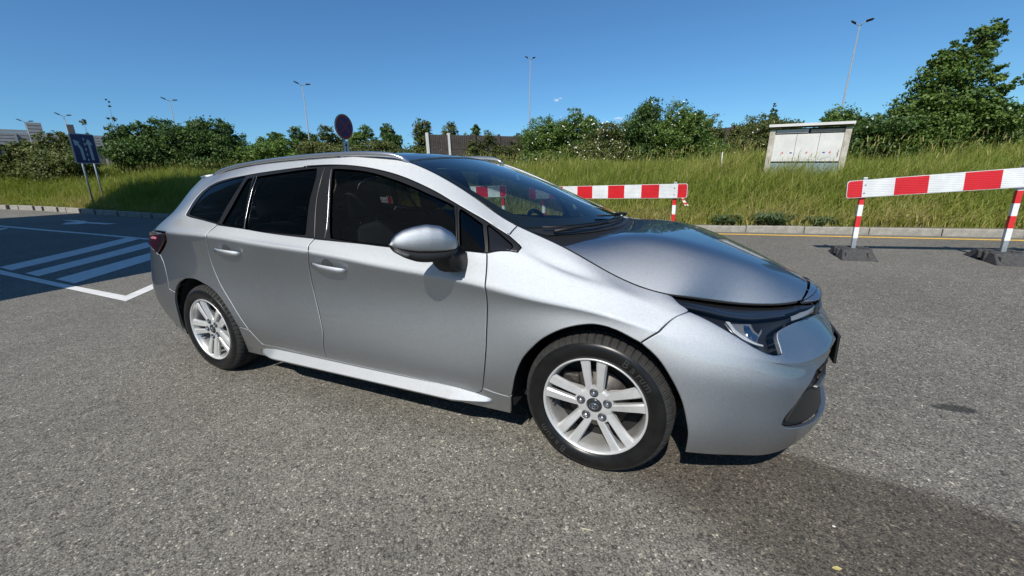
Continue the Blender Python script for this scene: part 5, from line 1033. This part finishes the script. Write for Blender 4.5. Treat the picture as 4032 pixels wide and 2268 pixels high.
# ---- door mirrors
for mi in (0,1):
    sg=1 if mi else -1
    fr_=[0,.03,.10,.20,.35,.55,.75,.90,.97,1.]; top=[1.012,1.03,1.051,1.066,1.077,1.083,1.072,1.045,1.018,1.0]; bot=[1.008,.996,.988,.978,.968,.962,.958,.960,.972,.99]; th=[.010,.028,.044,.054,.06,.063,.060,.05,.036,.016]
    def ax_(f): return np.array([-.775+.185*f, sg*(1.105-.215*f)])
    ax_dir=np.array([.185,-sg*.215]); ax_dir/=np.linalg.norm(ax_dir); nrm=np.array([ax_dir[1]*sg*1.0,-ax_dir[0]*sg]); nrm=nrm if nrm[0]>0 else -nrm   # forward face
    def ringm(f,t,b,h,inv=False):
        c=ax_(f); o=[]
        for k in range(18):
            a=2*math.pi*k/18; ca,sa=math.cos(a),math.sin(a); e=.78
            ez=e if (sa>0)!=inv else .32; ed=e if (sa>0)!=inv else .5; d=h*math.copysign(abs(ca)**ed,ca); z=(t+b)/2+(t-b)/2*math.copysign(abs(sa)**ez,sa); q=c+nrm*(d if d>0 else d*.55); o.append((q[0],q[1],z))
        return o
    mr=cp('door_mirror',None) if False else None
    bm=bmesh.new(); F_=np.linspace(0,1,22); T_=np.interp(F_,fr_,top); B_=np.interp(F_,fr_,bot); H_=np.interp(F_,fr_,th)
    add_loft(bm,[ringm(f_,t,b+.008,h) for f_,t,b,h in zip(F_,T_,B_,H_)]); bmesh.ops.recalc_face_normals(bm,faces=bm.faces); mr=cp('door_mirror',bm_mesh('door_mirror',bm,True),M_CAR)
    bm=bmesh.new(); add_loft(bm,[ringm(f_,b+.012,b-.036*math.sin(math.pi*min(1,f_*.92+.06)),h*.96,True) for f_,t,b,h in zip(F_,T_,B_,H_)]); bmesh.ops.recalc_face_normals(bm,faces=bm.faces); cp('mirror_base',bm_mesh('mirror_base',bm,True),M_BLKP,mr)
    bm=bmesh.new(); add_loft(bm,[ringm(f_,b+.006,b-.016*math.sin(math.pi*min(1,f_*2.2+.05)),h*1.03) for f_,t,b,h in list(zip(F_,T_,B_,H_))[1:6]]); bmesh.ops.recalc_face_normals(bm,faces=bm.faces); cp('turn_signal',bm_mesh('turn_signal',bm,True),mat('smoked_signal_lens',(.10,.10,.105),.08,.2),mr)
    bm=bmesh.new(); add_loft(bm,[[(xa,sg*ya,zz) for xa,ya in ((x0_,y1_),(x1_,y1_-.01),(x1_,y0_),(x0_,y0_))] for x0_,x1_,y0_,y1_,zz in ((-.70,-.585,.84,.985,.975),(-.69,-.575,.835,.965,.925),(-.68,-.57,.83,.945,.885),(-.665,-.575,.83,.93,.868))])
    bmesh.ops.recalc_face_normals(bm,faces=bm.faces); bmesh.ops.bevel(bm,geom=list(bm.edges),offset=.010,segments=3,affect='EDGES'); cp('mirror_foot',bm_mesh('mirror_foot',bm,True),M_BLKP,mr)
q_=np.linspace(216.5,272.,50); tube_obj('added_far_pillar_edge',[tuple((bil(SP,[a],[159.6])[0]+bil(SN,[a],[159.])[0]*.004)*[1,-1,1]) for a in q_],.0085,M_CAR,car,8)  # silver tube added on the far side only, for the pillar's sunlit edge
# ---- wipers
def wiper(path,offs):
    P=[]
    for (u_,v_),o in zip(path,offs):
        P.append(tuple(bil(WQ,[u_],[v_])[0]+bil(WN,[u_],[v_])[0]*o))
    return P
wp=tube_obj('wiper',wiper([(59.6,3.5),(59.4,8),(59.0,14),(58.4,20)],[.006,.018,.020,.018]),[.009,.008,.006,.005],M_BLKP,car,8)
tube_obj('wiper_blade',wiper([(57.6,2.6),(58.4,8),(58.6,14),(58.4,22),(58.2,30),(58.,37)],[.010,.010,.010,.010,.010,.010]),.0055,M_BLKP,wp,6)
wp=tube_obj('wiper',wiper([(59.6,45),(59.2,42),(57.6,36),(55.6,30)],[.008,.022,.026,.020]),[.010,.008,.006,.005],M_BLKP,car,8)
tube_obj('wiper_blade',wiper([(58.5,47),(57.6,40),(56.6,34),(55.4,28),(54.,22)],[.010,.010,.010,.010,.010]),.0055,M_BLKP,wp,6)
# ---- number plate (edge on), fog pocket, lip
box_obj('number_plate',(.9365,0,.47),(.002,.50,.105),mat('plate_white',(.65,.65,.63),.4),car,.003); box_obj('plate_holder',(.930,0,.470),(.012,.525,.135),M_BLKP,car,.004)
def solid(name,pts,m,dx=.02):
    pass
V,F,N=panel_geo([(336.2,24.),(338.,22.6),(345.,20.),(350.,20.),(349.6,33.),(344.5,42.),(341.5,45.),(339.,37.)],off=-.014,gap=0,rim=.01); M_FOG=mat('fog_panel_dark',(.012,.0125,.013),.5)
for mi in (0,1): cp('fog_lamp_surround',to_mesh('fog_lamp_surround',V,F,N,M_FOG,mi))
V,F,N=panel_geo([(343.,46.),(346.5,41.),(352.,33.),(360.,31.),(360.,40.),(353.,43.),(347.5,50.)],off=-.002,gap=0,rim=.014); cp('grille_lip',to_mesh('grille_lip',V,F,N,M_CAR,2))
for k in range(6):
    v_=56+7.*k; u1=343.5+1.15*k
    q=np.array([(u1,v_),(u1+4,v_+.3),(354.,v_+.6),(360.,v_+.8)]); P=bil(SP,q[:,0],q[:,1])-bil(SN,q[:,0],q[:,1])*.012
    P=np.concatenate([P,P[-2::-1]*[1,-1,1]]); tube_obj('grille_bar',[tuple(a) for a in P],.006,M_BLKP,GR,6)
# ---- wheels
def lathe(profile,n=96,ax='y',rmod=None):
    """profile (r, y) -> verts around the y axis"""
    V=[];F=[]; m=len(profile)
    for k in range(n):
        a=2*math.pi*k/n
        for j,(r,y) in enumerate(profile):
            rr=r+(rmod(k,j) if rmod else 0); V.append((rr*math.cos(a),y,rr*math.sin(a)))
    for k in range(n):
        for j in range(m-1): F.append((k*m+j,((k+1)%n)*m+j,((k+1)%n)*m+j+1,k*m+j+1))
    return V,F
def lmesh(name,profile,m,n=96,rmod=None,smooth=True):
    V,F=lathe(profile,n,'y',rmod); me=mesh_np(name,V,F,smooth); bm=bmesh.new(); bm.from_mesh(me); bmesh.ops.recalc_face_normals(bm,faces=bm.faces); bm.to_mesh(me); bm.free(); me.materials.append(m); return me
# outward is -y (near side); wheel centre plane at y=0, outer lip at y=-.095
LP=-.095
tyre_prof=[(.2195,LP+.006),(.226,LP-.004),(.238,LP-.009),(.255,LP-.013),(.268,LP-.0125),(.278,LP-.010),(.285,LP-.006),(.288,LP-.003)]
tread_prof=[(.288,LP-.003),(.297,LP+.004),(.306,LP+.014),(.3135,LP+.030),(.3142,LP+.050),(.3145,LP+.055),(.3085,LP+.056),(.3085,LP+.066),(.3150,LP+.067),(.3155,LP+.095),(.3095,LP+.096),(.3095,LP+.104),(.3155,LP+.105),(.3150,LP+.133),(.3085,LP+.134),(.3085,LP+.144),(.3145,LP+.145),(.3135,LP+.170),(.311,LP+.180),(.303,LP+.192)]
def tmod(k,j):
    ph=k%6
    if j in (1,2,3,4,5): return -.0085 if ph==0 else (-.002 if ph in (2,4) else 0)
    if j in (16,17,18): return -.006 if ph==3 else 0
    if 8<=j<=13: return -.005 if ph==((j//2)%6) else 0
    return 0
ME_TYRE=lmesh('tyre',tyre_prof,M_TYRE,120); ME_TREAD=lmesh('tread',tread_prof,M_TREAD,360,tmod,False); ME_INW=lmesh('tyre_inner_wall',[(.303,LP+.192),(.27,LP+.205),(.22,LP+.19)],M_TYRE,64)
ME_RIM=lmesh('rim',[(.2195,LP+.008),(.2200,LP+.001),(.2185,LP-.002),(.2150,LP-.001),(.2115,LP+.005),(.2085,LP+.012),(.2040,LP+.020),(.1990,LP+.034),(.1950,LP+.060),(.1930,LP+.14),(.2000,LP+.19)],M_ALLOYD,120)
ME_LIP=lmesh('rim_lip',[(.2203,LP+.004),(.2206,LP-.001),(.2185,LP-.0045),(.2140,LP-.003),(.2100,LP+.004),(.2088,LP+.010)],M_ALLOY,120)
ME_DISC=lmesh('brake_disc',[(.05,LP+.075),(.07,LP+.072),(.075,LP+.082),(.135,LP+.082),(.136,LP+.10),(.05,LP+.10)],M_DISC,64)
ME_BACK=lmesh('hub_shadow',[(.001,LP+.105),(.192,LP+.105)],M_UNDER,48)
def spokes():
    bm=bmesh.new()
    for k in range(5):
        A=2*math.pi*k/5; er=Vector((math.cos(A),0,math.sin(A))); et=Vector((-math.sin(A),0,math.cos(A))); ey=Vector((0,1,0))
        for s in (-1,1):
            rings=[]
            for r,ci,co,yf in ((.040,.003,.030,LP+.022),(.075,.0085,.040,LP+.017),(.13,.0105,.048,LP+.010),(.18,.0118,.055,LP+.005),(.2085,.0128,.063,LP+.004)):
                a,b=s*ci,s*co; dd=.03+.02*(r<.1)
                mid=(a*.45+b*.55)
                rings.append([er*r+et*a+ey*(yf+.006),er*r+et*(a+(mid-a)*.25)+ey*(yf),er*r+et*(b-(b-mid)*.35)+ey*(yf+.002),er*r+et*b+ey*(yf+.016),er*r+et*(b-(b-a)*.12)+ey*(yf+dd),er*r+et*(a+(b-a)*.12)+ey*(yf+dd)])
            if s<0: rings=[q[::-1] for q in rings]
            add_loft(bm,rings)
    # hub
    rings=[]
    for r,y in ((.080,LP+.045),(.078,LP+.030),(.070,LP+.0205),(.034,LP+.018),(.032,LP+.024)):
        rings.append([(r*math.cos(2*math.pi*q/40),y,r*math.sin(2*math.pi*q/40)) for q in range(40)])
    add_loft(bm,rings)
    # connecting pads at the rim between the twin bars
    for k in range(5):
        A=2*math.pi*k/5; er=Vector((math.cos(A),0,math.sin(A))); et=Vector((-math.sin(A),0,math.cos(A)))
        add_loft(bm,[[er*r+et*w_+Vector((0,y,0)) for w_,y in ((-.014,LP+.018),(.014,LP+.018),(.014,LP+.04),(-.014,LP+.04))] for r in (.05,.085)])
    bmesh.ops.recalc_face_normals(bm,faces=bm.faces)
    return bm_mesh('spokes',bm)
ME_SP=spokes(); ME_SP.materials.append(M_ALLOY)
bm=bmesh.new(); add_tube(bm,[(0,LP+.006,0),(0,LP+.0165,0)],[.0095,.0105],6); add_tube(bm,[(0,LP+.003,0),(0,LP+.007,0)],[.005,.0095],12); ME_NUT=bm_mesh('lug_nut',bm); ME_NUT.materials.append(M_CHROME)
ME_SOCK=lmesh('nut_socket',[(.0005,LP+.0165),(.0150,LP+.0155),(.0175,LP+.0135),(.0190,LP+.0165)],mat('socket_shadow_grey',(.10,.10,.105),.4,.6),24)
ME_CAP=lmesh('hub_cap',[(.0005,LP+.0125),(.020,LP+.013),(.027,LP+.0145),(.0305,LP+.0175),(.032,LP+.0225)],mat('hub_cap_dark',(.03,.032,.036),.25,.3),40)
bm=bmesh.new()
def ell(cx,cz,rx,rz,w):
    add_tube(bm,[(cx+rx*math.cos(2*math.pi*k/28),LP+.0115,cz+rz*math.sin(2*math.pi*k/28)) for k in range(29)],w,6,False)
ell(0,0,.0185,.0125,.0014); ell(0,.0035,.0105,.0060,.0012); ell(0,-.0005,.0055,.0118,.0012); ME_EMB=bm_mesh('emblem',bm,True); ME_EMB.materials.append(M_CHROME)
bm=bmesh.new(); add_tube(bm,[(0,LP+.045,0),(0,LP+.015,0)],.0035,8); ME_VAL=bm_mesh('tyre_valve',bm,True); ME_VAL.materials.append(M_BLK)
def letters(txt,r,a0,size,name='sidewall_letter'):
    out=[]; a=a0
    for ch in txt:
        cu=bpy.data.curves.new('letter','FONT'); cu.body=ch; cu.size=size; cu.extrude=.0011; cu.align_x='CENTER'; cu.align_y='CENTER'; cu.resolution_u=3
        ob=bpy.data.objects.new('letter_tmp',cu); me=bpy.data.meshes.new_from_object(ob); bpy.data.objects.remove(ob)
        # text plane xy -> wheel plane (x, z), facing -y; top of letters pointing outward
        rot=a-math.pi/2
        M=Matrix(((math.cos(rot),-math.sin(rot),0,r*math.cos(a)),(0,0,-1,LP-.0135),(math.sin(rot),math.cos(rot),0,r*math.sin(a)),(0,0,0,1)))
        me.transform(M); me.name='letter'; out.append(me)
        wd={'B':.72,'a':.62,'r':.45,'u':.66,'m':.95}.get(ch,.6)
        a-=size*wd/r*1.08
    return out
M_LET=mat('raised_rubber_letter',(.030,.030,.031),.35)
LET=letters('Barum',.256,math.radians(60),.046)+letters('Barum',.256,math.radians(240),.046)
for me in LET: me.materials.append(M_LET)
def wheel(x,yc,ang,near,names=True):
    w=cp('wheel',ME_TYRE) if False else empty('wheel',(x,yc,.316)); w.parent=car
    if not near: w.rotation_euler=(0,0,math.pi)
    rot=(0,-ang,0)
    cp('tyre',ME_TYRE,None,w); t=cp('tread',ME_TREAD,None,w); cp('tyre_inner_wall',ME_INW,None,w); cp('rim',ME_RIM,None,w); cp('rim_lip',ME_LIP,None,w); cp('brake_disc',ME_DISC,None,w); cp('hub_shadow',ME_BACK,None,w)
    s=cp('spokes',ME_SP,None,w); s.rotation_euler=rot
    c=cp('hub_cap',ME_CAP,None,w)
    c2=cp('emblem',ME_EMB,None,w); c2.rotation_euler=(0,-(ang-math.pi/2),0)
    for k in range(5):
        a=ang+2*math.pi*k/5
        for me,nm in ((ME_SOCK,'nut_socket'),(ME_NUT,'lug_nut')):
            o=cp(nm,me,None,w); o.location=(.059*math.cos(a),0,.059*math.sin(a))
    o=cp('tyre_valve',ME_VAL,None,w); av=ang+math.radians(96); o.location=(.185*math.cos(av),0,.185*math.sin(av))
    if near:
        for me in LET: cp('sidewall_letter',me,None,w)
    bm=bmesh.new(); add_box(bm,(-.115 if near else .115,LP+.085,.06),(.075,.05,.10),.012); cp('brake_caliper',bm_mesh('brake_caliper',bm),M_DISC,w)
    w.rotation_euler[1]=0
    return w
YC=-.862-LP
wheel(0,YC,math.radians(91),True); wheel(-2.70,YC,math.radians(110),True); wheel(0,-YC,.3,False); wheel(-2.70,-YC,.9,False)
# ---- interior
def seat(x,y,w=.48):
    s=empty('seat',(x,y,.30)); s.parent=car
    bm=bmesh.new(); add_box(bm,(0.02,0,.10),(.50,w,.16),.05); cp('seat_cushion',bm_mesh('seat_cushion',bm,True),M_SEAT,s)
    bm=bmesh.new(); add_box(bm,(-.33,0,.42),(.14,w*.95,.62),.055,Matrix.Rotation(-.30,3,'Y')); cp('backrest',bm_mesh('backrest',bm,True),M_SEAT,s)
    bm=bmesh.new(); add_box(bm,(-.47,0,.83),(.10,w*.55,.17),.04,Matrix.Rotation(-.2,3,'Y')); cp('headrest',bm_mesh('headrest',bm,True),M_SEAT,s)
    for d in (-.07,.07): tube_obj('headrest_post',[(-.455,d,.76),(-.42,d,.66)],.006,M_CHROME,s,6)
seat(-1.15,-.37);seat(-1.15,.37);seat(-1.98,-.38,.52);seat(-1.98,.38,.52)
rings=[]
for x,z,wd in ((-.62,.80,.66),(-.60,.885,.68),(-.50,.915,.70),(-.30,.90,.70),(-.12,.87,.66)):
    rings.append([(x,Y*wd,z+(.01*math.cos(Y*2))) for Y in np.linspace(-1,1,15)]+[(x,Y*wd,.62) for Y in np.linspace(1,-1,15)])
bm=bmesh.new(); add_loft(bm,rings); bmesh.ops.recalc_face_normals(bm,faces=bm.faces); cp('dashboard',bm_mesh('dashboard',bm,True),M_DASH)
bm=bmesh.new(); n_=[(-.66+.0,.37+.185*math.cos(a),.86+.185*math.sin(a)) for a in [2*math.pi*k/40 for k in range(41)]]
Mst=Matrix.Translation((-.68,.37,.86))@Matrix.Rotation(-.45,4,'Y')@Matrix.Translation((.66,-.37,-.86)); add_tube(bm,[Mst@Vector(q) for q in n_],.016,8,False); 
for a in (0.2,2.94,-1.57): add_tube(bm,[Mst@Vector((-.66,.37,.86)),Mst@Vector((-.66,.37+.18*math.cos(a),.86+.18*math.sin(a)))],.016,6)
cp('steering_wheel',bm_mesh('steering_wheel',bm,True),M_GLOSSB)
rings=[]
for x,z in ((-.60,.91),(-.50,.955),(-.40,.95),(-.34,.92)): rings.append([(x,.37+.17*Y,z-.03*Y*Y) for Y in np.linspace(-1,1,9)]+[(x,.37+.17*Y,.88) for Y in np.linspace(1,-1,9)])
bm=bmesh.new(); add_loft(bm,rings); bmesh.ops.recalc_face_normals(bm,faces=bm.faces); cp('instrument_hood',bm_mesh('instrument_hood',bm,True),M_DASH)
bm=bmesh.new(); add_box(bm,(-.93,0,1.254),(.03,.25,.066),.014,Matrix.Rotation(.25,3,'Z')); add_box(bm,(-.86,0,1.30),(.10,.10,.035),.01,Matrix.Rotation(.36,3,'Y')); add_tube(bm,[(-.93,0,1.26),(-.88,0,1.30)],.010,8); cp('rear_view_mirror',bm_mesh('rear_view_mirror',bm),M_BLK)
# headliner, floor, far door cards
bm=bmesh.new(); add_box(bm,(-1.6,0,.24),(3.0,1.44,.03)); add_box(bm,(-1.62,.76,.58),(2.2,.03,.60)); add_box(bm,(-1.62,-.76,.58),(2.2,.03,.60)); cp('cabin_lining',bm_mesh('cabin_lining',bm),M_DASH)
Q=RQ[::4,::4]-RN[::4,::4]*.03; nI,nJ=Q.shape[:2]; cp('headliner',mesh_np('headliner',Q.reshape(-1,3),[(i*nJ+j,(i+1)*nJ+j,(i+1)*nJ+j+1,i*nJ+j+1) for i in range(nI-1) for j in range(nJ-1)]),M_UNDER)
box_obj('registration_sticker',(-.40,-.30,1.12),(.001,.04,.05),M_SIGNW,car) if False else None
